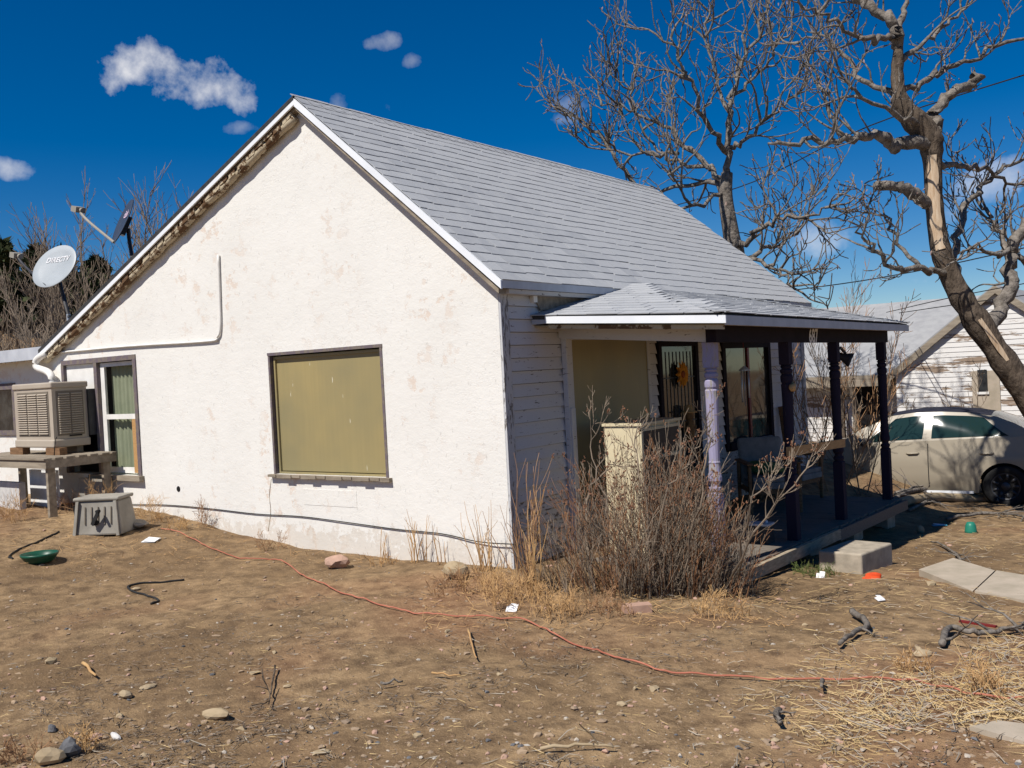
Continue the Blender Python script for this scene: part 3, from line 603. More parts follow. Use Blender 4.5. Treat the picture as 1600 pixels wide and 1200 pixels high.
kx = onx(835, 462, .03); MB().box((.0, kx[1]-.03, kx[2]-.06), (.04, kx[1]+.03, kx[2]+.05)).build('light_socket', 'white_paint', house)

# ------------------------------------------------------------------ left side: wing, cooler, platform, reel box
wing = thing('rear_wing', 'low white wing with flat metal roof at the left behind the house', 'building', (-9.5, 1.5, .3))
MB().box((-12.5, .35, -.3), (-7.5, 4.0, 2.18)).build('wall', 'stucco', wing)
MB().prism([(-12.8, .1, 2.28), (-7.46, .1, 2.24), (-7.46, 4.2, 2.42), (-12.8, 4.2, 2.46)], (0, 0, .06)).build('roof', 'metal_white', wing)
MB().box((-12.8, .08, 2.17), (-7.47, .1, 2.335)).build('fascia', 'grey_white', wing)
a = ony(-90, 615, .35); b = ony(24, 672, .35); wn = MB().box((a[0], .335, b[2]), (b[0], .349, a[2])).build('window', 'dark_glass', wing)
MB().box((a[0]-.06, .325, a[2]), (b[0]+.08, .36, a[2]+.09)).box((b[0], .326, b[2]), (b[0]+.07, .36, a[2]-.001)).box((a[0], .32, b[2]-.07), (b[0]+.08, .37, b[2]-.001)).build('frame', 'purple_frame', wn)
Y0, Y1 = -.56, -.10; X1 = ony(82, 650, Y0)[0]; X0 = ony(22, 650, Y0)[0]; Zb = ony(82, 700, Y0)[2]; Zt = ony(82, 597, Y0)[2]
cool = thing('evaporative_cooler', 'beige evaporative cooler with louvred sides on a wooden platform', 'air cooler', ((X0+X1)/2, (Y0+Y1)/2, Zb))
k = MB(); k.box((X0+.01, Y0+.01, Zb+.10), (X1-.01, Y1-.01, Zt-.075)); k.build('cabinet', 'cooler_beige', cool)
for nm, z0, z1 in (('pan', Zb, Zb+.099), ('lid', Zt-.074, Zt)):
    o = MB().box((X0-.008, Y0-.008, z0), (X1+.008, Y1+.008, z1)).build(nm, 'cooler_beige', cool); b_ = o.modifiers.new('b', 'BEVEL'); b_.width = .018; b_.segments = 3
for face in (0, 1):
    k = MB(); z0, z1 = Zb+.16, Zt-.13; n = 18; bk = MB()
    for j in range(3 if face == 0 else 2):
        m_ = 3 if face == 0 else 2
        for i in range(n):
            z = z0+i*(z1-z0)/n
            if face == 0: w_ = (X1-X0-.2)/m_; a = X0+.1+j*w_+.012; k.prism([(a, Y0+.012, z), (a, Y0-.012, z+.006), (a, Y0-.012, z+.012), (a, Y0+.012, z+.026)], (w_-.024, 0, 0))
            else: w_ = (Y1-Y0-.14)/m_; a = Y0+.07+j*w_+.01; k.prism([(X1-.012, a, z), (X1+.012, a, z+.006), (X1+.012, a, z+.012), (X1-.012, a, z+.026)], (0, w_-.02, 0))
    if face == 0: bk.box((X0+.09, Y0+.004, z0-.02), (X1-.09, Y0+.0095, z1+.02))
    else: bk.box((X1-.0095, Y0+.06, z0-.02), (X1-.004, Y1-.06, z1+.02))
    pb = bk.build('louvre_panel', 'cooler_dark', cool); kind(k.build('louvre_slats', 'cooler_beige', pb), 'stuff')
MB().box((X1-.001, Y0+.2, Zb+.125), (X1+.004, Y0+.36, Zb+.14)).build('slot', 'dark', cool)
MB().box((X0+.15, Y1-.008, Zb+.12), (X1+.02, .045, Zt-.10)).build('duct', 'black_metal', cool)
MB().tube(smoothpts([(X1+.012, Y0+.03, Zb+.13), (X1+.05, Y0-.01, Zb+.08), (X1+.02, Y0-.02, Zb-.1), (X1-.02, Y0-.01, Zb-.35)], 5), .005, 5).build('wire', 'black_rubber', cool)
# platform
PZ = ony(100, 714, -.72)[2]; pl = thing('wooden_platform', 'weathered wooden pallet platform on legs below the air cooler', 'platform', (X0+.4, -.5, float(gz(X0, -.5))))
yB = -.035; xb = ony(182, 712, yB)[0]; yA = onx(72, 735, xb)[1]; xa = X0-.8
y = yA-.02
while y < yB-.03:
    wd = rng.uniform(.085, .11); MB().box((xa, y, PZ-.022), (xb+rng.uniform(0, .03), min(y+wd, yB), PZ-rng.uniform(0, .004))).build('plank', 'old_wood', pl); y += wd+.04
MB().box((xa, yA, PZ-.12), (xb, yA+.04, PZ-.024)).build('rail', 'old_wood', pl); MB().box((xa, yB-.04, PZ-.12), (xb, yB, PZ-.024)).build('rail', 'old_wood', pl); MB().box((xb-.04, yA+.041, PZ-.12), (xb, yB-.041, PZ-.025)).build('rail', 'old_wood', pl)
xm = xb-.05
for (x, y) in ((xm, yA+.041), (xa+.1, yA+.041), (xm, yB-.15), (xa+.1, yB-.15)): MB().box((x-.045, y, float(gz(x, y))-.06), (x+.004, y+.09, PZ-.121)).build('leg', 'old_wood', pl)
for (u, ww) in ((20, 0), (76, 0)):
    p0 = ony(u, 705, -.55)
    tag(MB().box((p0[0]-.02, -.575, PZ+.001), (p0[0]+.30, -.48, max(Zb, PZ+.03)-.0005)).build('wood_block', 'brown_wood'), 'brown wood block under the left side of the air cooler' if u == 20 else 'brown wood block under the near corner of the air cooler', 'wood block', 'wood blocks')
tag(MB().box((X0+.1, -.22, PZ+.001), (X1-.1, -.14, max(Zb, PZ+.03)-.0005)).build('wood_block', 'old_wood'), 'weathered wood block under the rear of the air cooler', 'wood block', 'wood blocks')
p0 = ony(25, 770, -.7); tag(MB().box((p0[0]-.75, -.70, float(gz(p0[0], -.7))-.05), (p0[0]+.08, -.62, .62)).build('white_panel_board', 'stone_white'), 'weathered whitish board standing under the platform', 'board')
p0 = ony(75, 775, -.3); tag(MB().box((p0[0]-.3, -.37, float(gz(p0[0], -.4))-.03), (p0[0]+.35, -.33, .74)).build('white_panel_board', 'paper'), 'white sheet of board leaning in the shade under the platform', 'board')
p0 = ony(160, 760, -.12); tag(MB().box((p0[0]-.5, -.14, .2), (p0[0]+.05, -.09, .62)).build('grey_panel', 'grey_plastic'), 'grey panel against the wall under the right end of the platform', 'board')
# hose reel box
c = gpx(143, 832); sn = float(gz(c[0], c[1])); rb = thing('hose_reel_box', 'grey plastic hose reel box with black crank on the dirt', 'hose reel', (c[0], c[1]+.1, sn))
A = Matrix.Translation((c[0]-.02, c[1]+.17, sn-.03)) @ Matrix.Rotation(R(33), 4, 'Z')
k = MB(); V = []
for (x, y, z, s) in ((-.27, -.2, 0, 1), (.27, -.2, 0, 1), (.27, .2, 0, 1), (-.27, .2, 0, 1), (-.23, -.16, .36, 1), (.23, -.16, .36, 1), (.23, .16, .36, 1), (-.23, .16, .36, 1)): V.append(tuple(A @ Vector((x, y, z))))
k.add(V, [np.array([(0, 3, 2, 1), (4, 5, 6, 7), (0, 1, 5, 4), (1, 2, 6, 5), (2, 3, 7, 6), (3, 0, 4, 7)])]); o = k.build('body', 'grey_plastic', rb); b_ = o.modifiers.new('b', 'BEVEL'); b_.width = .02; b_.segments = 2
o = MB().box((-.25, -.18, .361), (.25, .18, .40), A).build('lid', 'grey_plastic', rb); b_ = o.modifiers.new('b', 'BEVEL'); b_.width = .015; b_.segments = 2
MB().box((-.253, -.11, .2), (-.235, .10, .34), A @ Matrix.Rotation(R(-6), 4, 'Y')).build('opening', 'dark', rb)
for sx in (-.245, .225): MB().prism([A @ Vector((sx, -.205, 0)), A @ Vector((sx+.03, -.205, 0)), A @ Vector((sx*.86+.03, -.172, .36)), A @ Vector((sx*.86, -.172, .36))], tuple((A.to_3x3() @ Vector((0, -.02, .0))))).build('rib', 'grey_plastic', rb)
for i in range(5): MB().bar(A @ Vector((-.12+i*.07, -.193, .12)), A @ Vector((-.12+i*.07, -.172, .30)), .012, .012).build('groove', 'cooler_dark', rb)
MB().tube([A @ Vector((.0, -.18, .14)), A @ Vector((.0, -.225, .14))], .03, 10).bar(A @ Vector((-.02, -.235, .12)), A @ Vector((.06, -.235, .27)), .02, .035).tube([A @ Vector((.06, -.23, .265)), A @ Vector((.06, -.29, .265))], .016, 8).build('crank', 'black_rubber', rb)
# bowl, hoses, paper, stones
c = gpx(62, 874); tag(MB().lathe([(.11, 0), (.125, .012), (.155, .055), (.165, .065), (.168, .085), (.158, .085), (.145, .05), (.11, .018)], (c[0], c[1], gs(c[0], c[1])), 24).build('bowl', 'green_plastic', None, True), 'dark green plastic bowl on the dirt at the left edge', 'bowl')
def onground(pix, dz, n=6):
    return np.array([(p[0], p[1], gs(p[0], p[1])+dz) for p in smoothpts([gpx(*q) for q in pix], n)])
tag(MB().tube(onground([(92, 828), (60, 842), (30, 855), (14, 866), (20, 872)], .009), .009, 7).build('garden_hose', 'black_rubber', None, True), 'black hose curving beside the green bowl', 'hose')
tag(MB().tube(onground([(288, 905), (250, 909), (205, 914), (203, 920), (228, 928), (247, 936), (236, 942)], .009), .009, 7).build('garden_hose', 'black_rubber', None, True), 'short black hose in an S shape on open dirt', 'hose')
rp = [(252, 826), (290, 835), (320, 850), (360, 868), (400, 876), (440, 879), (470, 898), (500, 912), (545, 932), (590, 948), (640, 960), (700, 965), (760, 968), (820, 974), (860, 990), (920, 1010), (975, 1030), (1040, 1044), (1120, 1051), (1200, 1054), (1290, 1059), (1380, 1062), (1430, 1066), (1480, 1077), (1530, 1090), (1600, 1096)]
P = onground(rp, .010, 8); P[:, 2] += .012*np.abs(np.sin(np.arange(len(P))*.35)); tag(MB().tube(P, .0055, 7).build('red_hose', 'red_hose', None, True), 'faded red hose running across the whole yard', 'hose')
cbp = [(190, 788, .014), (260, 789, .012), (330, 795, .012), (400, 803, .012), (470, 807, .012), (540, 816, .014), (620, 827, .012), (690, 834, .014), (745, 846, .02), (795, 850, .03), (890, 852, -.02)]
tag(MB().tube(smoothpts([ony(u, v, -d) for u, v, d in cbp], 5), .005, 6).build('wall_cable', 'black_rubber'), 'thin black cable strung low along the stucco wall', 'cable')
def scrap(u, v, w, h, mt, name, label, cat, rot=.3, tilt=.2):
    c = gpx(u, v); A = Matrix.Translation((c[0], c[1], gs(c[0], c[1])+.012)) @ Matrix.Rotation(rot, 4, 'Z') @ Matrix.Rotation(tilt, 4, 'X'); tag(MB().box((-w/2, -h/2, 0), (w/2, h/2, .006), A).box((-w/2+.02, -h/2+.01, .007), (w/2, h/2+.02, .011), A @ Matrix.Rotation(.12, 4, 'Y')).build(name, mt), label, cat)
scrap(235, 843, .15, .11, 'paper', 'paper_scrap', 'folded white paper scrap on the dirt near the reel box', 'paper', .5, .15)
scrap(1375, 938, .06, .05, 'paper', 'paper_scrap', 'tiny white paper scrap right of the shrub', 'paper', .9, .3)
scrap(1282, 899, .07, .06, 'paper', 'paper_scrap', 'crumpled white paper by the concrete step', 'paper', .2, .5)
scrap(1468, 820, .17, .06, 'blue_plastic', 'blue_lid', 'light blue plastic strip on the ground near the porch shade', 'litter', .6, .05)
scrap(800, 958, .08, .05, 'paper', 'paper_scrap', 'grey-white scrap caught in the weeds by the hose', 'paper', .3, .6)
c = gpx(1517, 830); tag(MB().lathe([(.062, 0), (.07, .01), (.066, .03), (.058, .09), (.04, .125), (.015, .13)], (c[0], c[1], gs(c[0], c[1])), 14).build('plastic_cup', 'teal_plastic', None, True), 'upturned teal plastic cup on the ground right of the porch', 'cup')
def stone(u, v, r, mt, label, seed, name='stone', cat='stone', amp=.22, sink=.3):
    c = gpx(u, v); tag(MB().blob((c[0], c[1], gs(c[0], c[1])+r[2]*(1-sink)), r, seed, 2, amp*1.4).build(name, mt), label, cat)
stone(525, 885, (.13, .09, .06), 'stone_pink', 'pink flat stone lying near the stucco wall', 1); stone(712, 905, (.12, .10, .08), 'stone_tan', 'rounded yellow stone among the weeds near the house corner', 2, amp=.12)
stone(78, 1192, (.06, .05, .04), 'stone_tan', 'pale tan stone at the bottom left edge', 3); stone(112, 1180, (.05, .045, .045), 'stone_dark', 'dark rough stone beside the pale stone bottom left', 4, amp=.3); stone(82, 1143, (.025, .022, .02), 'stone_dark', 'small dark stone above the bottom left pair', 5)
stone(152, 1151, (.04, .03, .022), 'stone_pink', 'small pink stone in the bottom left litter', 6); stone(180, 1149, (.045, .018, .014), 'stone_white', 'bluish white stone next to the small pink stone', 7)
stone(338, 1118, (.085, .035, .03), 'stone_tan', 'long tan stone on the dirt at lower left', 8, amp=.15); stone(233, 1072, (.045, .03, .014), 'stone_tan', 'flat tan chip of stone at left', 9); stone(196, 1090, (.035, .03, .025), 'stone_tan', 'small yellowish stone below the flat tan chip', 10)
stone(212, 822, (.17, .13, .05), 'concrete', 'flat grey rock slab beside the reel box', 12, amp=.15); stone(1438, 829, (.055, .045, .05), 'stone_tan', 'small tan brick chunk by the porch shade', 13, amp=.1); stone(1440, 1022, (.05, .035, .02), 'stone_tan', 'small flat stone in the right of the yard', 15)
c = gpx(995, 958); tag(MB().box((-.10, -.05, -.01), (.10, .05, .055), Matrix.Translation((c[0], c[1], gs(c[0], c[1]))) @ Matrix.Rotation(.75, 4, 'Z')).build('brick', 'stone_pink'), 'pink brick lying at the foot of the dry shrub', 'brick')
c = gpx(1362, 901); k = MB(); k.blob((c[0], c[1], gs(c[0], c[1])+.015), (.055, .025, .022), 31, 3, .7); tag(k.build('orange_cloth', 'orange_cloth', None, True), 'crumpled orange-red cloth in front of the concrete step', 'cloth')
tag(MB().bar(gpx(1500, 975)+np.array([0, 0, .02]), gpx(1557, 984)+np.array([0, 0, .02]), .03, .012).build('red_strip', 'red_paint'), 'dark red strip lying behind the forked branch', 'litter')
# concrete step and slabs
a = onz(1278, 860, -.10); b = onz(1346, 866, -.10); c = onz(1394, 848, -.10); d = a+(c-b); k = MB()
pp = [a, b, c, d]; k.prism([(p[0], p[1], -.42) for p in pp], (0, 0, .32)); o = k.build('concrete_step', 'concrete'); tag(o, 'worn concrete step block in front of the porch', 'step'); b_ = o.modifiers.new('b', 'BEVEL'); b_.width = .018; b_.segments = 3
path = kind(thing('path', 'pale concrete slabs sunk in the dirt', 'path', (3.2, .8, -.25)), 'structure'); del path['category']; del path['label']
for q in ([(1436, 898), (1520, 925), (1555, 902), (1490, 886)], [(1523, 926), (1640, 945), (1660, 918), (1558, 903)], [(1515, 1143), (1660, 1185), (1680, 1152), (1560, 1136)]):
    P = [gpx(*s) for s in q]; zz = max(gs(p[0], p[1]) for p in P); o = MB().prism([(p[0], p[1], zz-.05) for p in P], (0, 0, .06)).build('slab', 'slab', path)

# ------------------------------------------------------------------ satellite dishes
def dish(u, v, y, n, a, b, mt, txt, tmt, label, base, lnb, tsize, shear):
    c = Vector(ony(u, v, y)); n = Vector(n).normalized(); X = Vector((0, 0, 1)).cross(n).normalized(); Yv = n.cross(X)
    A = Matrix((X, Yv, n)).transposed().to_4x4(); A.translation = c; bp = Vector(ony(*base, y)); 
    rz_ = roofz(bp.x)+.02; t = thing('satellite_dish', label, 'satellite dish', (bp.x, bp.y, rz_), 'satellite dishes')
    kq = .30; prof = [(0.001, -.012), (a*.5, kq*a*a*.25-.012), (a, kq*a*a-.012), (a*1.01, kq*a*a-.003), (a, kq*a*a), (a*.75, kq*a*a*.5625), (a*.5, kq*a*a*.25), (a*.25, kq*a*a*.0625), (.001, 0)]
    MB().lathe(prof, k=40, mat=A, sy=b/a).build('reflector', mt, t, True)
    V, Fc = text_mesh(txt, tsize, shear, .002); off = Vector((.0, b*.35)); V2 = []
    for q in V:
        x = q[0]+off.x; yy = q[1]+off.y; V2.append(tuple(A @ Vector((x, yy, kq*(x*x+(yy*a/b)**2)+.006))))
    k = MB(); k.add(V2, Fc); k.build('lettering', tmt, t)
    bk = A @ Vector((0, -.05, -.07)); MB().bar(A @ Vector((0, .08, -.04)), A @ Vector((0, -.16, -.04)), .04, .10, X).build('mount', 'black_metal', t)
    MB().tube(smoothpts([bk, bk+Vector((0, 0, -.12)), Vector((bp.x, bp.y, rz_+.18)), Vector((bp.x, bp.y, rz_+.16))], 4), .022, 8).build('mast', 'black_metal', t); MB().tube([(bp.x, bp.y, rz_-.03), (bp.x, bp.y, rz_+.19)], .026, 8).build('foot', 'galvanised', t)
    tip = Vector(ony(*lnb, y))+n*.05; st = A @ Vector((0, -b*.97, .02)); md = st.lerp(tip, .7)+Vector((0, 0, -.03)); MB().tube(smoothpts([st, md, tip], 4), .017, 7).build('feed_arm', 'black_metal' if mt == 'dish_grey' else 'grey_plastic', t)
    d = (c-tip).normalized(); k = MB(); k.bar(tip-Vector((0, 0, .0))-d*.05, tip+d*.06, .13, .07); k.tube([tip+d*.06, tip+d*.10], .03, 10); k.build('feed_horn', 'grey_plastic', t)
dish(88, 418, -.0, (.20, -.85, .42), .36, .31, 'dish_grey', 'DIRECTV', 'text_white', 'grey satellite dish lettered DIRECTV at the low end of the roof', (107, 494), (30, 402), .10, .2)
dish(194, 347, .12, (-.30, -.87, .40), .29, .29, 'dish_dark', 'dish', 'text_pink', 'dark satellite dish lettered dish seen almost edge-on on the roof', (206, 388), (128, 330), .13, 0)

# ------------------------------------------------------------------ trees, shrubs, weeds
def grow(B, p, d, length, r, lvl, rs, crook=.35, up=.12, sides=6, nseg=6, kids=(3, 5), tips=None, shrink=.62, spread=(.5, 1.1), maxl=4, minr=.0035):
    p = np.asarray(p, float); d = np.asarray(d, float); d /= np.linalg.norm(d); P = [p]; step = length/nseg; D = [d]
    for i in range(nseg):
        d = d+rs.normal(size=3)*crook*.5; d[2] += up; d /= np.linalg.norm(d); p = p+d*step; P.append(p); D.append(d)
    rad = np.linspace(r, max(r*.45, minr), nseg+1); B.tube(P, rad, sides, False)
    if lvl >= maxl:
        if tips is not None: tips.append((P[-1], D[-1]))
        return
    n = rs.randint(kids[0], kids[1]+1)
    for j in range(n):
        k = rs.randint(max(1, nseg//3), nseg+1); a = rs.uniform(*spread); ax = rs.normal(size=3); ax -= D[k]*(ax@D[k]); ax /= np.linalg.norm(ax)+1e-9
        grow(B, P[k], D[k]*math.cos(a)+ax*math.sin(a), length*shrink*rs.uniform(.7, 1.25), max(rad[k]*rs.uniform(.5, .75), minr), lvl+1, rs, crook, up, max(3, sides-1), max(3, nseg-1), kids, tips, shrink, spread, maxl, minr)
    grow(B, P[-1], D[-1], length*shrink, max(rad[-1], minr), lvl+1, rs, crook, up, max(3, sides-1), max(3, nseg-1), kids, tips, shrink, spread, maxl, minr)
def limb(B, pix, D, r0, r1, sides=8, n=5, wob=0, rs=None):
    P = smoothpts([at(u, v, D+dd) for (u, v, dd) in pix], n)
    if rs is not None: P[1:-1] += rs.normal(size=(len(P)-2, 3))*wob
    B.tube(P, np.linspace(r0, r1, len(P))*(1 if rs is None else 1+.08*rs.normal(size=len(P))), sides, True); return P
def sprout(B, P, r, rs, n, length, maxl, tips, bias=(0, 0, .4), spread=(.5, 1.1), crook=.5, **kw):
    for j in range(n):
        k = rs.randint(len(P)//5, len(P)); T = P[min(k+1, len(P)-1)]-P[max(k-1, 0)]; T /= np.linalg.norm(T); ax = rs.normal(size=3)+np.array(bias); ax -= T*(ax@T); ax /= np.linalg.norm(ax)
        a = rs.uniform(*spread); grow(B, P[k], T*math.cos(a)+ax*math.sin(a), length*rs.uniform(.6, 1.3), r*rs.uniform(.6, 1.1), 0, rs, crook, .16, 5, 5, (1, 3), tips, .66, (.4, .95), maxl, **kw)
def seeds(B, tips, rs, frac, s):
    for (p, d) in tips:
        if rs.rand() < frac:
            q = p+rs.normal(size=3)*.02; e = q+np.array([rs.normal()*.4, rs.normal()*.4, rs.uniform(-.2, 1)])*s; B.tube([q, (q+e)/2+rs.normal(size=3)*s*.1, e], [s*.05, s*.16, s*.04], 3, False)
# big broken tree at the right
rs = np.random.RandomState(5); DT = 12.0
tr = thing('broken_tree', 'old broken tree with stripped bark strip leaning in from the right', 'tree', tuple(gp(*at(1690, 800, DT)[:2])))
B = MB(); base = at(1690, 800, DT); base[2] = float(gz(base[0], base[1]))-.1
TP = [base]+[at(u, v, DT) for u, v in ((1650, 690), (1600, 610), (1545, 530), (1495, 452), (1470, 390), (1460, 320), (1457, 255), (1452, 215), (1430, 190), (1408, 160), (1402, 120), (1404, 70))]
P = smoothpts(TP, 5); rr = np.interp(np.linspace(0, 12, len(P)), range(13), [.25, .20, .17, .155, .14, .118, .105, .11, .155, .145, .105, .075, .055]); rr *= 1+.07*rs.normal(size=len(rr)); B.tube(P, rr, 14)
trunk = B.build('trunk', 'bark_brown', tr, True)
# stripped strip: a shell over the camera side of the trunk
def shell(P, rr, i0, i1, half, mt, name, grow_=1.03, side=0.0):
    k = MB(); V = []; n = 7
    for i in range(i0, i1):
        T = P[i+1]-P[i-1]; T /= np.linalg.norm(T); tocam = CAM-P[i]; tocam -= T*(tocam@T); tocam /= np.linalg.norm(tocam); sd = np.cross(T, tocam); wv = half*(.55+.45*math.sin(math.pi*(i-i0+.6)/(i1-i0)))*(1+.15*math.sin(i*2.3))
        for j in range(n): a = side+(j/(n-1)-.5)*2*wv; V.append(P[i]+(tocam*math.cos(a)+sd*math.sin(a))*rr[i]*grow_)
    m_ = i1-i0; k.add(V, [np.array([(i*n+j, i*n+j+1, (i+1)*n+j+1, (i+1)*n+j) for i in range(m_-1) for j in range(n-1)])]); k.build(name, mt, trunk, True)
shell(P, np.convolve(np.pad(rr, 1, 'edge'), [1/3]*3, 'valid')*1.06, 25, 37, .62, 'bare_wood', 'stripped_wood'); shell(P, np.convolve(np.pad(rr, 1, 'edge'), [1/3]*3, 'valid')*1.06, 13, 18, .20, 'bare_wood', 'stripped_wood', 1.02, .25)
B = MB(); tips = []
LB = [([(1452, 222, 0), (1400, 228, -.2), (1370, 212, -.4), (1320, 216, -.6), (1260, 222, -.7), (1200, 224, -.8)], .10, .03, 9, .9), ([(1462, 205, 0), (1466, 170, .1), (1485, 146, .2), (1512, 132, .3), (1524, 114, .3)], .085, .06, 3, .3), ([(1448, 320, 0), (1425, 302, -.2), (1395, 292, -.3), (1370, 290, -.4)], .09, .07, 2, .3),
      ([(1404, 75, 0), (1398, 45, 0), (1375, 20, .1), (1340, -5, .2), (1300, -30, .3)], .085, .06, 7, .8), ([(1402, 60, 0), (1408, 20, .3), (1425, -20, .5)], .06, .04, 5, .8), ([(1398, 62, 0), (1360, 62, -.3), (1330, 50, -.5), (1290, 30, -.8), (1255, 15, -1)], .05, .02, 8, .7),
      ([(1412, 140, 0), (1440, 128, .3), (1470, 112, .5), (1530, 88, .8), (1600, 55, 1), (1660, 30, 1.2)], .055, .03, 10, .8), ([(1500, 455, 0), (1490, 400, .5), (1500, 350, .8), (1525, 300, 1.1), (1560, 268, 1.4), (1620, 240, 1.6)], .07, .035, 10, .8), ([(1535, 525, 0), (1565, 480, .3), (1578, 430, .4), (1582, 390, .5), (1600, 350, .6), (1640, 310, .8)], .12, .07, 9, .9),
      ([(1482, 425, 0), (1440, 420, -.3), (1400, 418, -.5), (1370, 395, -.7), (1350, 370, -.8), (1325, 345, -1)], .055, .02, 8, .7), ([(1450, 240, 0), (1490, 262, .6), (1530, 262, .9), (1575, 285, 1.2), (1640, 290, 1.4)], .05, .03, 8, .7), ([(1580, 400, .5), (1555, 360, .9), (1540, 330, 1.1), (1520, 300, 1.3)], .05, .03, 8, .7), ([(1452, 200, 0), (1400, 180, -.4), (1350, 150, -.7), (1310, 120, -1)], .05, .02, 8, .7)]
LB += [([(1408, 150, 0), (1360, 130, .2), (1320, 85, .4), (1285, 60, .5), (1240, 70, .7)], .045, .02, 9, .75), ([(1590, 380, .5), (1560, 400, .2), (1530, 385, 0), (1500, 395, -.3)], .04, .02, 7, .6), ([(1404, 100, 0), (1440, 70, .4), (1475, 40, .6), (1520, 0, .8)], .045, .025, 8, .75), ([(1590, 400, .5), (1620, 420, .8), (1650, 400, 1.0)], .05, .03, 8, .7),
       ([(1330, 222, -.6), (1300, 190, -.5), (1285, 150, -.4), (1270, 120, -.2)], .04, .02, 8, .65), ([(1440, 420, -.3), (1400, 370, -.2), (1380, 340, 0), (1340, 310, .2)], .035, .015, 7, .6)]
for pix, r0, r1, n, ln in LB:
    Q = limb(B, pix, DT, r0*.85, r1*(.5 if r1 < .05 else .85), 8, 5, .025, rs); sprout(B, Q, .020, rs, max(2, int(n*.75)), ln*.62, 2, tips, minr=.0065)
B.build('branches', 'bark_grey', tr, True); B = MB(); seeds(B, tips, rs, .25, .06); kind(B.build('buds', 'tree_bud', tr), 'stuff')
# tree behind the house
rs = np.random.RandomState(9); DT = 17.0; tips = []
tr = thing('bare_tree', 'spreading bare grey tree behind the house roof', 'tree', tuple(gp(*at(1160, 620, DT)[:2]))); B = MB(); b0 = at(1160, 620, DT); b0[2] = float(gz(b0[0], b0[1]))-.1
P = smoothpts([b0]+[at(u, v, DT) for u, v in ((1152, 430), (1143, 370), (1134, 310), (1136, 270))], 5); B.tube(P, np.linspace(.19, .10, len(P)), 10); B.build('trunk', 'bark_grey', tr, True); B = MB()
LB = [([(1136, 285, 0), (1110, 265, .3), (1070, 225, .6), (1035, 195, .8), (990, 170, .9), (940, 165, 1)], .085, .025, 9), ([(1136, 275, 0), (1140, 220, 0), (1142, 170, 0), (1150, 120, .2), (1180, 60, .4), (1200, 0, .6)], .10, .03, 11), ([(1142, 230, 0), (1165, 215, -.4), (1200, 185, -.7), (1230, 150, -.9), (1262, 100, -1)], .06, .02, 9),
      ([(1139, 240, 0), (1105, 190, -.5), (1080, 130, -.9), (1060, 90, -1.1), (1050, 50, -1.2)], .07, .02, 10), ([(1110, 265, .3), (1060, 255, .9), (1010, 215, 1.2), (985, 150, 1.4), (960, 110, 1.5)], .055, .02, 10), ([(1148, 395, 0), (1175, 372, -.5), (1215, 345, -.9), (1260, 340, -1.2), (1300, 320, -1.4)], .08, .025, 11), ([(1150, 410, 0), (1190, 390, .5), (1230, 375, .8), (1290, 300, 1.2)], .07, .02, 10),
      ([(1000, 300, 1.5), (970, 255, 1.5), (935, 210, 1.6), (900, 185, 1.6), (850, 160, 1.8)], .07, .02, 11), ([(1136, 300, 0), (1090, 285, .8), (1000, 310, 1.5)], .07, .06, 3), ([(1060, 240, .6), (1010, 240, 1.0), (930, 230, 1.2), (880, 200, 1.2)], .05, .018, 9), ([(1150, 400, 0), (1195, 410, -.6), (1225, 430, -1), (1240, 450, -1.2)], .06, .02, 9), ([(1142, 180, 0), (1120, 120, .6), (1105, 60, .9), (1110, 20, 1)], .05, .02, 9), ([(1143, 150, 0), (1180, 120, .2), (1200, 90, -.4), (1230, 40, -.6)], .045, .02, 9),
      ([(1130, 300, 0), (1090, 320, -.8), (1060, 290, -1.2), (1040, 250, -1.4)], .05, .02, 8)]
for pix, r0, r1, n in LB:
    Q = limb(B, pix, DT, r0*.72, r1*.5, 7, 5, .035, rs); sprout(B, Q, .026, rs, int(n*.95), .72, 2, tips, minr=.009)
B.build('branches', 'bark_grey', tr, True); B = MB(); seeds(B, tips, rs, .35, .08); kind(B.build('seed_pods', 'tree_bud', tr), 'stuff')
# young bare trees in the left background
def sapling(u, vtop, D, label, seed, name='bare_sapling', stems=3, mt='twig_grey', group='bare saplings behind the house', spread=.22, rr=.045, q_=4):
    rs = np.random.RandomState(seed); top = at(u, vtop, D); x, y = top[0], top[1]; z = float(gz(x, y)); H = top[2]-z; t = thing(name, label, 'tree', (x, y, z), group); B = MB()
    for s in range(stems):
        d = np.array([rs.normal()*spread, rs.normal()*spread, 1.0]); h = H*(rs.uniform(.65, 1.0) if s else 1.0); n = 9; P = [np.array([x+rs.normal()*.1, y+rs.normal()*.1, z-.05])]; dd = d/np.linalg.norm(d)
        for i in range(n): dd = dd+rs.normal(size=3)*.07; dd[2] += .05; dd /= np.linalg.norm(dd); P.append(P[-1]+dd*h/n)
        rad = np.linspace(rr, max(.006, rr*.18), n+1)*max(.6, H/6); B.tube(P, rad, 5, False)
        for i in range(2, n+1):
            for q in range(q_):
                a = rs.uniform(.35, .8); ax = rs.normal(size=3); ax[2] = abs(ax[2])*.5; T = P[i]-P[i-1]; T /= np.linalg.norm(T); ax -= T*(ax@T); ax /= np.linalg.norm(ax)
                grow(B, P[i-1]+(P[i]-P[i-1])*rs.rand(), T*math.cos(a)+ax*math.sin(a), h*.16*rs.uniform(.6, 1.4)*(1.25-.7*i/n), rr*.3*max(.6, H/6), 0, rs, .2, .12, 4, 4, (2, 3), None, .6, (.3, .7), 1, min(.006, rr*.2))
    B.build('branches', mt, t)
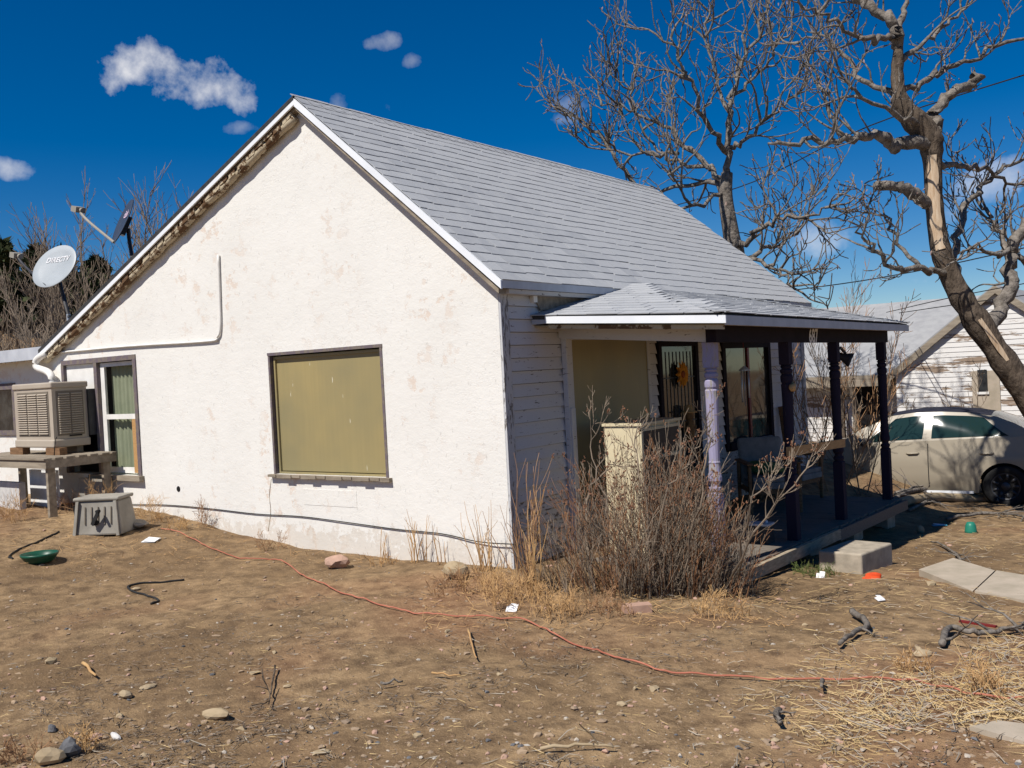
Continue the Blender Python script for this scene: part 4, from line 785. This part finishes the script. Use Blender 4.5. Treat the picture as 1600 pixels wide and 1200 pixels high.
for i, (u, v, D, lab) in enumerate([(142, 290, 27, 'tall thin bare sapling between the two dishes'), (40, 330, 26, 'bare sapling above the left frame edge by the evergreens'), (85, 345, 29, 'bare sapling rising behind the lettered grey dish'), (215, 300, 30, 'bare sapling just right of the dark dish'), (250, 320, 28, 'bare sapling behind the middle of the roof slope'), (300, 290, 31, 'faint bare sapling highest up the roof slope'), (170, 320, 24, 'twiggy bare sapling right behind the dark dish'), (10, 380, 24, 'low bare sapling cut by the left frame edge'), (115, 350, 23, 'bare sapling behind the arm of the dark dish')]):
    sapling(u, v, D, lab, 40+i, stems=4)
for i, (u, v, D, lab) in enumerate([(30, 430, 20, 'low tangled bare bush left of the grey dish'), (130, 420, 19, 'low tangled bare bush under the dark dish'), (80, 440, 18, 'low tangled bare bush right below the grey dish')]):
    sapling(u, v, D, lab, 60+i, 'bare_bush', 5, 'twig_grey', 'tangled bushes behind the roof', .45, .03)
for i, (u, v, D, lab) in enumerate([(1290, 455, 13.2, 'thin bare bush just beyond the porch end'), (1335, 520, 13.6, 'thin bare bush between two dark porch posts'), (1255, 430, 15, 'thin bare bush showing above the porch roof'), (1310, 415, 19, 'tall bare bush in front of the neighbour roof')]):
    sapling(u, v, D, lab, 80+i, 'bare_bush', 4, 'twig_brown' if i % 2 == 0 else 'twig_grey', 'bare bushes beyond the porch', .3, .017, 2)
for i, (u, v, D, lab) in enumerate([(1512, 560, 18.6, 'leafless climber against the neighbour wall beside the boarded door'), (1425, 610, 18.2, 'small leafless bush against the neighbour wall')]): sapling(u, v, D, lab, 95+i, 'bare_bush', 3, 'twig_grey', 'bushes against the neighbour wall', .3, .022, 2)
# evergreens on the hill
def evergreen(u, v, D, label, seed, wd):
    rs = np.random.RandomState(seed); tp = at(u, v, D); x, y = tp[0], tp[1]; z = float(gz(x, y)); H = max(2.5, tp[2]-z); t = thing('evergreen_tree', label, 'tree', (x, y, z), 'evergreens on the hillside')
    MB().tube([(x, y, z-.2), (x, y, z+H*.8)], [.18, .04], 6).build('trunk', 'bark_brown', t); n = 5200; hh = rs.rand(n)**.8; r = wd*(1-hh)**.6*(.55+.45*np.sin(hh*23+rs.rand(n)*2))*np.sqrt(rs.rand(n)); a = rs.rand(n)*6.28
    C = np.stack([x+r*np.cos(a), y+r*np.sin(a), z+.2+hh*H*.97], -1); d1 = rs.normal(size=(n, 3))*.16; d2 = rs.normal(size=(n, 3))*.09; V = np.stack([C-d1, C+d2, C+d1, C-d2], 1).reshape(-1, 3); k = MB(); k.add(V, [np.arange(4*n).reshape(n, 4)]); k.build('crown', 'evergreen', t)
for i, (u, v, D, wd, lab) in enumerate([(5, 385, 40, 1.7, 'dark evergreen at the left frame edge'), (55, 392, 42, 1.6, 'dark evergreen behind the grey dish'), (95, 398, 45, 1.5, 'dark evergreen right of the grey dish'), (150, 420, 48, 1.8, 'low dark evergreen below the dark dish'), (-60, 370, 40, 2.0, 'dark evergreen mostly outside the left frame')]):
    if u > -50: evergreen(u, v, D, lab, 20+i, wd)

# dry shrub in front of the porch
rs = np.random.RandomState(3); t = thing('dry_shrub', 'large tangled dry shrub with grey stems in front of the porch', 'shrub', tuple(gp(1.3, -.1))); B = MB(); B2 = MB(); tips = []
p0 = gpx(860, 925); p1 = gpx(1190, 925)
for i in range(620):
    f = rs.rand(); f = f if rs.rand() < .6 else .35+.45*rs.rand(); c = p0*(1-f)+p1*f; dep = rs.uniform(-.25, .75); c = c+np.array([-.25, .97, 0])*dep*.75; 
    if c[1] > .60: c[1] = .60-rs.rand()*.4
    c[2] = float(gz(c[0], c[1]))-.03; hmax = (.55+.58*math.exp(-((f-.42)/.28)**2)); h = hmax*rs.uniform(.35, 1.0)*(1.0 if dep > 0 else .62)
    lean = np.array([(f-.45)*.9*rt0[0], (f-.45)*.9*rt0[1], 0])*.8+np.array([.25, -.97, 0])*(.28-dep*.4)*.5; d = np.array([0, 0, 1.0])+lean+rs.normal(size=3)*.2
    grow(B if rs.rand() < .62 else B2, c, d, h*.72, rs.uniform(.0028, .0055), 0, rs, .22, .06, 4, 5, (2, 3), tips, .5, (.3, .65), 2 if h > .5 else 1, .0016)
for pix, r0 in (([(1125, 900), (1180, 830), (1250, 745), (1275, 715)], .012), ([(1060, 900), (1090, 790), (1105, 690), (1110, 650)], .012), ([(980, 900), (950, 800), (925, 700), (930, 655)], .011), ([(1000, 900), (1040, 780), (1075, 720), (1115, 655)], .012), ([(930, 900), (915, 800), (940, 740), (965, 720)], .016), ([(1150, 900), (1170, 800), (1195, 760), (1240, 730)], .011), ([(1020, 900), (1010, 780), (990, 700), (1005, 650)], .010)):
    Q = smoothpts([np.array([*gpx(pix[0][0], 925)[:2], float(gz(*gpx(pix[0][0], 925)[:2]))-.03])]+[ony(u, v, -.05+.1*i) for i, (u, v) in enumerate(pix[1:])], 5); Q[1:] += rs.normal(size=(len(Q)-1, 3))*.012; B.tube(Q, np.linspace(r0*.8, r0*.25, len(Q)), 6)
    for k in range(6): j = rs.randint(6, len(Q)); T = Q[j]-Q[j-1]; T /= np.linalg.norm(T); grow(B, Q[j], T+rs.normal(size=3)*.45, .17, .0042, 0, rs, .25, .12, 4, 4, (1, 3), tips, .6, (.4, .8), 2, .0018)
B.build('stems', 'twig_grey', t); B2.build('brown_stems', 'twig_rust', t); B = MB()
for (p, d) in tips:
    if rs.rand() < .16 and p[2] > .55: 
        for k in range(4): q = p+rs.normal(size=3)*.013; B.tube([q, q+rs.normal(size=3)*.006+np.array([0, 0, .012])], [.006, .004], 4)
kind(B.build('seed_heads', 'seed', t), 'stuff')
# tall weed stalks
def weed(u, v, h, n, label, seed, mt='stem_straw', sp=.12, name='weed_stalks', tw=True, rad=.006):
    rs = np.random.RandomState(seed); c = gpx(u, v); t = MB()
    for i in range(n):
        a = rs.rand()*6.28; r = sp*math.sqrt(rs.rand()); b = np.array([c[0]+r*math.cos(a), c[1]+r*math.sin(a), 0])
        if -8 < b[0] < -.0 and b[1] > -.05: b[1] = -.05-rs.rand()*.05
        b[2] = gs(b[0], b[1])-.02; d = np.array([rs.normal()*.13, rs.normal()*.13-.04, 1.0]); hh = h*rs.uniform(.45, 1.0)
        if tw: grow(t, b, d, hh*.8, rad, 0, rs, .12, .05, 4, 5, (1, 3), None, .35, (.3, .6), 1, .0018)
        else: grow(t, b, d, hh*.5, rad*.5, 0, rs, .3, .03, 3, 4, (2, 4), None, .6, (.4, 1.0), 2, .0014)
    tag(t.build(name, mt), label, 'weed', 'dry weeds along the house')
for i, (u, v, h, n, lab) in enumerate([(603, 868, .34, 4, 'two short straw weed stalks against the stucco wall'), (655, 876, .50, 9, 'clump of straw weed stalks left of the house corner'), (757, 893, .62, 12, 'tall brown weed stalks just left of the house corner'), (822, 915, 1.0, 15, 'tallest orange weed stalks at the house corner'), (835, 930, .8, 12, 'straw weed stalks in front of the house corner'), (690, 880, .35, 4, 'thin pair of weed stalks right of the straw clump')]): weed(u, v, h, n, lab, 200+i, 'stem_straw' if i != 3 else 'twig_brown', .07)
for i, (u, v, h, n, lab) in enumerate([(330, 820, .42, 9, 'feathery dry weed on the mound by the wall hole'), (240, 812, .40, 14, 'feathery dry weed right of the reel box'), (280, 825, .25, 12, 'low dry weed below the wall hole'), (420, 858, .25, 12, 'low dry weed below the cracked wall'), (160, 800, .5, 12, 'dry weed behind the reel box under the platform'), (25, 812, .45, 16, 'dry weed clump at the platform leg'), (100, 800, .35, 10, 'dry weed under the middle of the platform'), (600, 880, .18, 12, 'low tan weed by the pink stone'), (760, 930, .35, 26, 'tangled dry weed right of the yellow stone'), (710, 925, .25, 18, 'low dry weed in front of the yellow stone'), (870, 965, .30, 30, 'low tangled weed at the left foot of the shrub'), (1130, 960, .25, 26, 'low dry weed at the right foot of the shrub'), (950, 960, .22, 26, 'low dry weed in front of the shrub'), (800, 950, .35, 30, 'tangled weed where the hose meets the corner'), (140, 1170, .18, 14, 'dry grass tuft in the bottom left corner'), (30, 1190, .18, 14, 'dry grass tuft at the very left bottom'), (1430, 1045, .2, 16, 'dry tuft behind the right end of the hose'), (1550, 1085, .25, 20, 'dry tuft at the right frame edge')]): weed(u, v, h, n, lab, 230+i, 'stem_straw' if i % 3 else 'twig_brown', .09 if i > 13 else .20 if i > 7 else .14, 'dry_weed', False, .005)
weed(1275, 895, .16, 40, 'green weeds at the corner of the concrete step', 300, 'weed_green', .22, 'green_weed', False, .006)

# fallen branches, logs, sticks
def branch(pix, r0, label, seed, mt='bark_grey', dz=.02, n=2, name='fallen_branch', ln=.2):
    rs = np.random.RandomState(seed); P = onground(pix, dz+r0*.5, 5); P[:, 2] += np.abs(rs.normal(size=len(P)))*.008; B = MB(); B.tube(P, np.linspace(r0, r0*.55, len(P)), 7)
    for k in range(n): j = rs.randint(1, len(P)); grow(B, P[j], np.array([rs.normal(), rs.normal(), .25]), ln, r0*.5, 0, rs, .3, -.04, 5, 4, (1, 2), None, .6, (.4, .9), 1, .003)
    tag(B.build(name, mt, None, True), label, 'branch', 'fallen branches')
branch([(1332, 961), (1348, 972), (1356, 985), (1335, 998), (1312, 1016)], .024, 'thick crooked grey stick on bare dirt right of the shrub', 1, n=1, ln=.08)
branch([(1472, 1012), (1485, 985), (1515, 992), (1550, 990), (1590, 984), (1640, 990)], .022, 'forked grey branch lying at the right frame edge', 2, n=5, ln=.25); branch([(1505, 892), (1500, 875), (1480, 858), (1455, 848)], .016, 'thin twisted branch beside the concrete slabs', 3, n=4, ln=.18)
branch([(845, 1183), (900, 1182), (960, 1183)], .009, 'straight pale stick at the bottom of the picture', 4, 'stone_tan', n=1, ln=.1); branch([(732, 992), (738, 1012), (745, 1030)], .007, 'short pale stick below the hose', 5, 'stem_straw', n=0); branch([(1217, 1110), (1213, 1125), (1220, 1135)], .018, 'stubby forked stick on bare dirt', 6, n=2, ln=.06)
branch([(430, 1045), (424, 1075), (420, 1100)], .006, 'thin dark twig at lower left', 7, 'bark_brown', n=2, ln=.1); branch([(1285, 1065), (1284, 1080)], .014, 'small grey stick stub under the hose', 8, n=0); branch([(130, 1042), (150, 1060)], .012, 'pale wood splinter at left', 9, 'stem_straw', n=0); branch([(675, 1058), (720, 1062)], .006, 'thin pale stick in the middle foreground', 10, 'stem_straw', n=0); branch([(595, 1073), (630, 1066)], .008, 'grey stick left of the middle foreground', 11, n=0)
for i, (pix, r0, lab) in enumerate([([(1390, 792), (1470, 783), (1560, 786), (1660, 784)], .075, 'pale log lying in front of the car'), ([(1400, 775), (1450, 768), (1500, 772)], .04, 'grey limb in front of the car door')]):
    rs = np.random.RandomState(50+i); P = onground(pix, r0*.8, 5); B = MB(); B.tube(P, np.linspace(r0, r0*.8, len(P))*(1+.06*rs.normal(size=len(P))), 9); tag(B.build('log', 'stone_tan' if i == 0 else 'bark_grey', None, True), lab, 'log', 'logs by the car')
for i, pix in enumerate([[(1395, 785), (1420, 770), (1440, 755), (1390, 725)], [(1420, 800), (1480, 775), (1540, 768), (1600, 775)], [(1360, 790), (1420, 778), (1470, 790)], [(1450, 770), (1500, 765), (1560, 790)], [(1480, 815), (1560, 808), (1630, 815)]]):
    branch(pix, .022, ['grey branch standing out of the pile by the car door', 'long grey branch in the pile before the car', 'grey branch at the porch end of the pile', 'bent grey branch in the middle of the pile', 'dark branch in the shade right of the pile'][i], 70+i, n=7, ln=.4)

# ------------------------------------------------------------------ car
rwp = at(1557, 760, 14.35); CZ = rwp[2]-.305; car = thing('car', 'beige sedan with dark faded roof parked behind the porch', 'car', (rwp[0]-1.3, rwp[1], CZ))
HD = R(185); hx, hy = math.cos(HD), math.sin(HD)
rear = np.array([rwp[0]+.05, rwp[1]+.84])                 # rear axle centre; the near side faces the camera
def cw(x, y, z):                                      # car coords: x from nose back, y to its left (near side), z up
    f = 3.55-x; return (rear[0]+hx*f-hy*y, rear[1]+hy*f+hx*y, CZ+z)
xsn = np.linspace(0, 4.54, 115); I = np.interp
def topz(x): return I(x, [0, .1, .45, 1.15, 1.25], [.62, .74, .86, .985, 1.0]) if x < 1.25 else I(x, [3.9, 4.1, 4.45, 4.54], [1.10, 1.12, 1.08, .98])
beltz = lambda x: I(x, [0, .1, .45, 1.2, 3.9, 4.4, 4.54], [.60, .70, .80, .93, 1.06, 1.04, .95]); hw = lambda x: I(x, [0, .12, .5, 1.0, 3.6, 4.2, 4.45, 4.54], [.55, .72, .84, .875, .875, .83, .76, .66])
def botz(x):
    z = I(x, [0, .25, .5, 4.0, 4.4, 4.54], [.22, .19, .20, .20, .26, .36])
    for wx in (.95, 3.55):
        q = .36**2-(x-wx)**2
        if q > 0: z = max(z, .30+math.sqrt(q))
    return z
roofh = lambda x: I(x, [1.2, 1.5, 1.95, 2.3, 2.7, 3.1, 3.45, 3.7, 3.95], [.99, 1.20, 1.405, 1.455, 1.46, 1.435, 1.37, 1.26, 1.10]); inn = lambda x: I(x, [1.2, 1.95, 2.6, 3.4, 3.95], [.76, .60, .59, .58, .72])
B = MB(); rows = 9; V = []; Fq = []
for sgn in (1, -1):
    V = []
    for x in xsn:
        zb_, zt_ = botz(x), beltz(x)
        for j in range(rows):
            t_ = j/(rows-1); z = zb_+(zt_-zb_)*t_; u_ = (z-.2)/.85; y = hw(x)*(1-.06*max(0, .25-u_)/.25-.075*max(0, u_-.5)**1.3/.4); y += .012*math.exp(-((z-.72)/.05)**2) if .3 < x < 4.3 else 0; V.append(cw(x, sgn*y, z))
    n = len(xsn); q = np.array([(i*rows+j, (i+1)*rows+j, (i+1)*rows+j+1, i*rows+j+1) for i in range(n-1) for j in range(rows-1)]); B.add(V, [q if sgn == 1 else q[:, ::-1]])
def top_strip(x0, x1, zf, n=18):
    V = []; xx = np.linspace(x0, x1, n); m_ = 9
    for x in xx:
        yb_ = hw(x)*(1-.075*max(0, (beltz(x)-.2)/.85-.5)**1.3/.4)
        for j in range(m_): s = -1+2*j/(m_-1); V.append(cw(x, s*yb_, beltz(x)+(zf(x)-beltz(x))*(1-abs(s)**2.6)))
    B.add(V, [np.array([(i*m_+j, i*m_+j+1, (i+1)*m_+j+1, (i+1)*m_+j) for i in range(n-1) for j in range(m_-1)])])
top_strip(0, 1.3, topz); top_strip(3.85, 4.54, topz)
for x in (0.0, 4.54):
    V = [cw(x, hw(x)*s, z) for s in (-1, 1) for z in (botz(x), beltz(x))]; B.add(V, [np.array([0, 1, 3, 2])])
B.build('body', 'car_paint', car, True)
# cabin: pillars and roof
def cab(x, s):   # s 0 belt .. 1 roof edge
    yb_ = hw(x)*(1-.075*max(0, (beltz(x)-.2)/.85-.5)**1.3/.4)-.005; zr_ = roofh(x); zb_ = beltz(x)-.01; ye = inn(x); f = min(1, max(0, (zr_-zb_)/.38)); s2 = s; return (yb_+(ye+(yb_-ye)*(1-f)-yb_)*s2**1.15, zb_+(zr_-.035*f-zb_)*s2)
xc = np.linspace(1.2, 3.95, 45); B = MB(); Rf = MB()
for sgn in (1, -1):
    V = []
    for x in xc:
        for j in range(6): y, z = cab(x, j/5); V.append(cw(x, sgn*y, z))
    q = np.array([(i*6+j, (i+1)*6+j, (i+1)*6+j+1, i*6+j+1) for i in range(44) for j in range(5)]); B.add(V, [q if sgn == 1 else q[:, ::-1]])
B.build('cabin_sides', 'car_paint', car, True)
def roofpatch(x0, x1, n, mt, name, inset=0, dz=0.0):
    V = []; xx = np.linspace(x0, x1, n); m_ = 11; k = MB()
    for x in xx:
        ye, ze = cab(x, 1.0); ye -= inset
        for j in range(m_): s = -1+2*j/(m_-1); V.append(cw(x, s*ye, ze+(roofh(x)-ze)*(1-s*s)+dz))
    k.add(V, [np.array([(i*m_+j, i*m_+j+1, (i+1)*m_+j+1, (i+1)*m_+j) for i in range(n-1) for j in range(m_-1)])]); return k.build(name, mt, car, True)
roofpatch(1.95, 3.38, 20, 'car_roof', 'roof'); roofpatch(1.2, 1.95, 12, 'car_glass', 'windscreen', 0); roofpatch(3.38, 3.95, 12, 'car_glass', 'rear_window', 0)
def winpatch(xa0, xa1, xb0, xb1, s0, s1, name):       # side glass: bottom from xa0..xa1, top from xb0..xb1
    for sgn in (1, -1):
        k = MB(); V = []; n, m_ = 14, 5
        for j in range(m_):
            s = s0+(s1-s0)*j/(m_-1); a = xa0+(xb0-xa0)*j/(m_-1); b = xa1+(xb1-xa1)*j/(m_-1)
            for i in range(n): x = a+(b-a)*i/(n-1); y, z = cab(x, s); V.append(cw(x, sgn*(y+.006), z))
        q = np.array([(j*n+i, j*n+i+1, (j+1)*n+i+1, (j+1)*n+i) for j in range(m_-1) for i in range(n-1)]); k.add(V, [q if sgn == 1 else q[:, ::-1]]); k.build(name, 'car_glass', car, True)
winpatch(1.50, 2.42, 2.02, 2.46, .10, .88, 'window'); winpatch(2.55, 3.62, 2.57, 3.28, .10, .88, 'window')
for sgn in (1, -1):
    for x in (1.36, 2.48, 3.5):
        k = MB(); pts = [cw(x+(.02 if z < .5 else 0)*0, sgn*(hw(x)+.003-.002), z) for z in ()]
    for x in (2.50,):
        V = []
        for z in np.linspace(.28, .95, 12): u_ = (z-.2)/.85; y = hw(x)*(1-.06*max(0, .25-u_)/.25-.075*max(0, u_-.5)**1.3/.4)+.012*math.exp(-((z-.72)/.05)**2)+.002; V += [cw(x-.006, sgn*y, z), cw(x+.006, sgn*y, z)]
        k = MB(); k.add(V, [np.array([(2*i, 2*i+1, 2*i+3, 2*i+2) for i in range(11)])]); k.build('door_seam', 'dark', car)
    for x in (2.28, 3.32):
        y = hw(x)*(1-.075*max(0, (.80-.2)/.85-.5)**1.3/.4)+.014; k = MB(); k.tube([cw(x-.09, sgn*(y-.012), .80), cw(x-.06, sgn*(y+.012), .80), cw(x+.06, sgn*(y+.012), .805), cw(x+.09, sgn*(y-.012), .805)], .014, 6); k.build('door_handle', 'car_paint', car, True)
    k = MB(); k.blob(cw(1.62, sgn*.97, .98), (.11, .09, .075), 4, 2, .05); k.build('mirror', 'black_metal', car, True)
    V = [cw(x, sgn*(hw(x)+.004), z) for x in np.linspace(1.35, 3.12, 12) for z in (.195, .235)]; k = MB(); k.add(V, [np.array([(2*i, 2*i+2, 2*i+3, 2*i+1) for i in range(11)])]); k.build('sill_trim', 'metal_white', car)
    for x in (.95, 3.55):
        ctr = Vector(cw(x, sgn*.76, .305)); axv = Vector((-hy*sgn, hx*sgn, 0)); Am = Matrix.Translation(ctr) @ axv.to_track_quat('Z', 'Y').to_matrix().to_4x4(); wl = MB().lathe([(.20, -.10), (.29, -.10), (.315, -.07), (.315, .05), (.29, .085), (.21, .085), (.2, .06)], k=28, mat=Am).build('wheel', 'tyre', car, True)
        k = MB().lathe([(.20, .03), (.205, .075), (.19, .07), (.17, .05), (.06, .06), (.05, .08), (.001, .082)], k=28, mat=Am)
        for i in range(9): a = i*2*math.pi/9; k.box((.10, -.018, .05), (.185, .018, .068), Am @ Matrix.Rotation(a, 4, 'Z'))
        k.build('rim', 'rim', wl, True); MB().lathe([(.34, -.25), (.34, .02), (.33, .02), (.33, -.24)], k=24, mat=Am).build('wheel_well', 'dark', car)
k = MB(); k.blob(cw(4.46, .62, .88), (.07, .14, .09), 3, 2, .04); k.build('tail_light', 'red_paint', car, True); k = MB(); k.blob(cw(.22, .66, .68), (.16, .12, .07), 3, 2, .04); k.build('headlight', 'galvanised', car, True)

# ------------------------------------------------------------------ neighbour house
YN = 14.4; a = ony(1392, 588, YN); ap = ony(1556, 452, YN); nb = thing('neighbour_house', 'old white clapboard house with peeling gable behind the car', 'house', (a[0]+2, YN+2, float(gz(a[0], YN))))
xl, zl, xa_, za_ = a[0], a[2], ap[0], ap[2]; xr = 2*xa_-xl; zg = -1.2; cwall = MB().prism([(xl+.1, YN, zg), (xr-.1, YN, zg), (xr-.1, YN, zl+.05), (xa_, YN, za_-.06), (xl+.1, YN, zl+.05)], (0, 5, 0)).build('wall', 'stone_white', nb)
k = MB(); z = zg; rs = np.random.RandomState(4)
while z < za_-.1:
    t_ = max(0, (z-zl)/(za_-zl)); x0, x1 = xl+.1+(xa_-xl-.1)*t_, xr-.1-(xr-.1-xa_)*t_; k.prism([(x0, YN-.002, z), (x0, YN-.016, z), (x0, YN-.006, z+.1), (x0, YN-.002, z+.1)], (x1-x0, 0, 0)); z += .1
kind(k.build('clapboards', 'neighbour_siding', cwall), 'stuff')
for s, (x0, x1) in ((1, (xl-.15, xa_)), (-1, (xr+.15, xa_))):
    zz0 = zl-.12; nbr = MB().prism([(x0, YN-.10, zz0), (x1, YN-.10, za_+.02), (x1, YN-.10, za_+.10), (x0, YN-.10, zz0+.10)], (0, 5.6, 0)).build('roof', 'old_roof', nb); MB().prism([(x0, YN-.12, zz0-.10), (x1, YN-.12, za_-.08), (x1, YN-.12, za_+.07), (x0, YN-.12, zz0+.06)], (0, .03, 0)).build('verge_board', 'old_wood', nbr)
a = ony(1518, 580, YN-.03); b = ony(1565, 660, YN-.03); dr = MB().box((a[0], YN-.04, zg+.2), (b[0], YN-.026, a[2])).build('boarded_door', 'slab', nb)
a = ony(1527, 578, YN-.05); b = ony(1540, 612, YN-.05); MB().box((a[0], YN-.06, b[2]), (b[0]+.04, YN-.041, a[2])).build('window', 'dark_glass', dr); MB().box((a[0]-.02, YN-.07, b[2]-.05), (b[0]+.06, YN-.04, b[2]-.001)).build('sill', 'white_paint', dr)
# wing on its left
e0 = ony(1225, 590, YN+.6); e1 = ony(1400, 590, YN+.6); rg = at(1330, 478, 24.5); zE = e0[2]; xw0 = e0[0]-2.5; xw1 = e1[0]+.6; zR2 = rg[2]; yR = rg[1]
MB().prism([(xw0, YN+.5, zE), (xw0, yR, zR2), (xw0, yR, zR2-.09), (xw0, YN+.5, zE-.09)], (xw1-xw0+2.5, 0, 0)).build('wing_roof', 'old_roof', nb); MB().box((xw0, YN+.47, zE-.26), (xl+.05, YN+.5, zE-.02)).build('eave_board', 'old_wood', nb)
ww = MB().box((xw0, YN+1.0, zg), (xl+.1, YN+1.2, zE-.05)).build('wing_wall', 'white_paint', nb); k = MB(); z = zg
while z < zE-.2: k.prism([(xw0, YN+.998, z), (xw0, YN+.984, z), (xw0, YN+.994, z+.1), (xw0, YN+.998, z+.1)], (xl+.1-xw0, 0, 0)); z += .1
kind(k.build('clapboards', 'neighbour_siding', ww), 'stuff')
a = ony(1338, 595, YN+.97); b = ony(1378, 700, YN+.97); MB().box((a[0], YN+.955, zg+.2), (b[0], YN+.974, a[2])).build('doorway', 'dark', nb); MB().box((b[0], YN+.95, zg+.2), (b[0]+.09, YN+.973, a[2]+.08)).box((a[0]-.09, YN+.95, zg+.2), (a[0]-.001, YN+.973, a[2]+.08)).build('door_frame', 'old_wood', nb)
c = ony(1312, 600, YN+.6); MB().box((c[0]-.06, YN+.6, zg), (c[0]+.06, YN+.7, zE-.1)).build('wing_post', 'bark_brown', nb)

# ------------------------------------------------------------------ wires
for i, (pix, lab) in enumerate([([(1660, 98, 13), (1360, 196, 16), (1180, 283, 19), (1040, 325, 21), (800, 390, 24)], 'overhead wire crossing both trees'), ([(1700, 365, 15), (1430, 424, 18), (1250, 452, 20), (1000, 480, 24)], 'overhead wire just above the neighbour roof'), ([(1700, 448, 14.2), (1500, 475, 16), (1405, 489, 19.5)], 'lower wire running to the neighbour roof'), ([(1700, 425, 14), (1500, 462, 16), (1385, 488, 21)], 'upper wire running to the neighbour roof')]):
    tag(MB().tube(smoothpts([at(*q) for q in pix], 6), .011 if i < 2 else .008, 5).build('overhead_wire', 'black_rubber'), lab, 'wire', 'overhead wires')

# ------------------------------------------------------------------ gravel, straw and litter on the ground
def scatter(n, zone, seed):
    N_ = n*6; rs = np.random.RandomState(seed); u = rs.uniform(-60, 1660, N_); v = 1215-(1215-790)*rs.rand(N_)**1.25; X_ = []
    dz = -upv[2]*(v-600)+fw[2]*F+rt[2]*(u-800); dx = fw[0]*F+rt[0]*(u-800)-upv[0]*(v-600); dy = fw[1]*F+rt[1]*(u-800)-upv[1]*(v-600); z = np.zeros(N_)
    for _ in range(25):
        t_ = (z-CAM[2])/dz; x = CAM[0]+dx*t_; y = CAM[1]+dy*t_; z = .5*z+.5*gz(x, y)
    ok = (~((x > -7.6) & (x < .02) & (y > -.04)))&(~((x > -.1) & (x < 1.97) & (y > .7) & (y < 5.8)))&(dz < -30)&(x > -9)&(x < 7)&(y < 10)&zone(x, y, u, v); x, y = x[ok][:n], y[ok][:n]
    return x, y, gz(x, y)+gbump(x, y)-.01, rs
def pebbles(n, name, mt, smin, smax, seed, zone=lambda x, y, u, v: x == x):
    x, y, z, rs = scatter(n, zone, seed); n = len(x); V0, F0 = ico(1); s = smin+(smax-smin)*rs.rand(n)**4; sc = np.stack([s*rs.uniform(.7, 1.5, n), s*rs.uniform(.6, 1.1, n), s*rs.uniform(.35, .7, n)], -1); a = rs.rand(n)*6.28; ca, sa = np.cos(a), np.sin(a)
    W = V0[None]*sc[:, None]*(1+.22*rs.normal(size=(n, len(V0), 1))); V = np.stack([W[..., 0]*ca[:, None]-W[..., 1]*sa[:, None]+x[:, None], W[..., 0]*sa[:, None]+W[..., 1]*ca[:, None]+y[:, None], W[..., 2]+(z+sc[:, 2]*.3)[:, None]], -1)
    k = MB(); k.add(V, [(F0[None]+(np.arange(n)*len(V0))[:, None, None]).reshape(-1, 3)]); kind(k.build(name, mt), 'stuff')
pebbles(2600, 'gravel', 'pebble', .004, .022, 1); pebbles(500, 'gravel', 'chip', .004, .016, 2); pebbles(350, 'gravel', 'stone_dark', .004, .016, 3); pebbles(900, 'gravel', 'stone_pink', .004, .02, 4); pebbles(26, 'cobbles', 'stone_tan', .02, .05, 5)
CL = lambda x, y, u, v: vnoise(x, y, 1.7)+.6*vnoise(x, y, 5) > .16
def blades(n, name, mt, lmin, lmax, wd, seed, lift, zone=lambda x, y, u, v: x == x):
    x, y, z, rs = scatter(n, zone, seed); n = len(x); l = lmin+(lmax-lmin)*rs.rand(n)**2.5; a = rs.rand(n)*6.28; el = lift*np.abs(rs.normal(size=n)); d = np.stack([np.cos(a)*np.cos(el), np.sin(a)*np.cos(el), np.sin(el)], -1); s = np.stack([-np.sin(a), np.cos(a), 0*a], -1)*wd; c = np.stack([x, y, z+.004+rs.rand(n)*.008], -1); bend = np.stack([-np.sin(a), np.cos(a), .5+0*a], -1)*(rs.normal(size=n)*.12*l)[:, None]; m_ = c+d*(l*.5)[:, None]+bend; e_ = c+d*l[:, None]
    hgt = np.array([0, 0, wd*1.2]); V = np.stack([c-s, c+s, m_+s, m_-s, e_, c+hgt, m_+hgt], 1); k = MB(); o = (np.arange(n)*7)[:, None, None]
    k.add(V.reshape(-1, 3), [(np.array([(0, 5, 6, 3), (5, 1, 2, 6)])[None]+o).reshape(-1, 4), (np.array([(3, 6, 4), (6, 2, 4)])[None]+o).reshape(-1, 3)]); kind(k.build(name, mt), 'stuff')
R1 = lambda x, y, u, v: (u > 980) & (v < 960) | (u > 1150) & (v > 980) & (np.abs(v-1075+(u-1400)*.05) < 75+60*np.sin(u*.02)) & (u+rng.random()*0 > 1080)
blades(1500, 'straw', 'straw', .03, .18, .0016, 11, .12, R1); blades(600, 'straw', 'straw_grey', .03, .18, .0016, 12, .12, R1)
rng_u = lambda u: np.random.RandomState(77).uniform(.25, 1.25, len(u))
RT = lambda x, y, u, v: (((u-1450)/170)**2+((v-1100)/50)**2 < rng_u(u)) | (((u-1590)/110)**2+((v-1060)/70)**2 < 1)
blades(2600, 'straw', 'straw', .04, .2, .002, 13, .4, RT); blades(1500, 'straw', 'straw_grey', .04, .2, .0022, 17, .25, RT)
blades(700, 'straw', 'straw', .02, .10, .0016, 14, .15); blades(2000, 'litter', 'twig_grey', .015, .10, .002, 15, .14, lambda x, y, u, v: CL(x, y, u, v) & (u < 1150)); blades(1200, 'litter', 'bark_brown', .015, .10, .0025, 19, .14, CL); blades(1800, 'straw', 'stem_straw', .03, .16, .002, 16, .35, lambda x, y, u, v: ((u > 660) & (u < 1240) & (v > 900) & (v < 985)) | ((v < 880) & (u < 800))); blades(250, 'litter', 'straw_grey', .03, .14, .0024, 18, .15, lambda x, y, u, v: v > 1000)
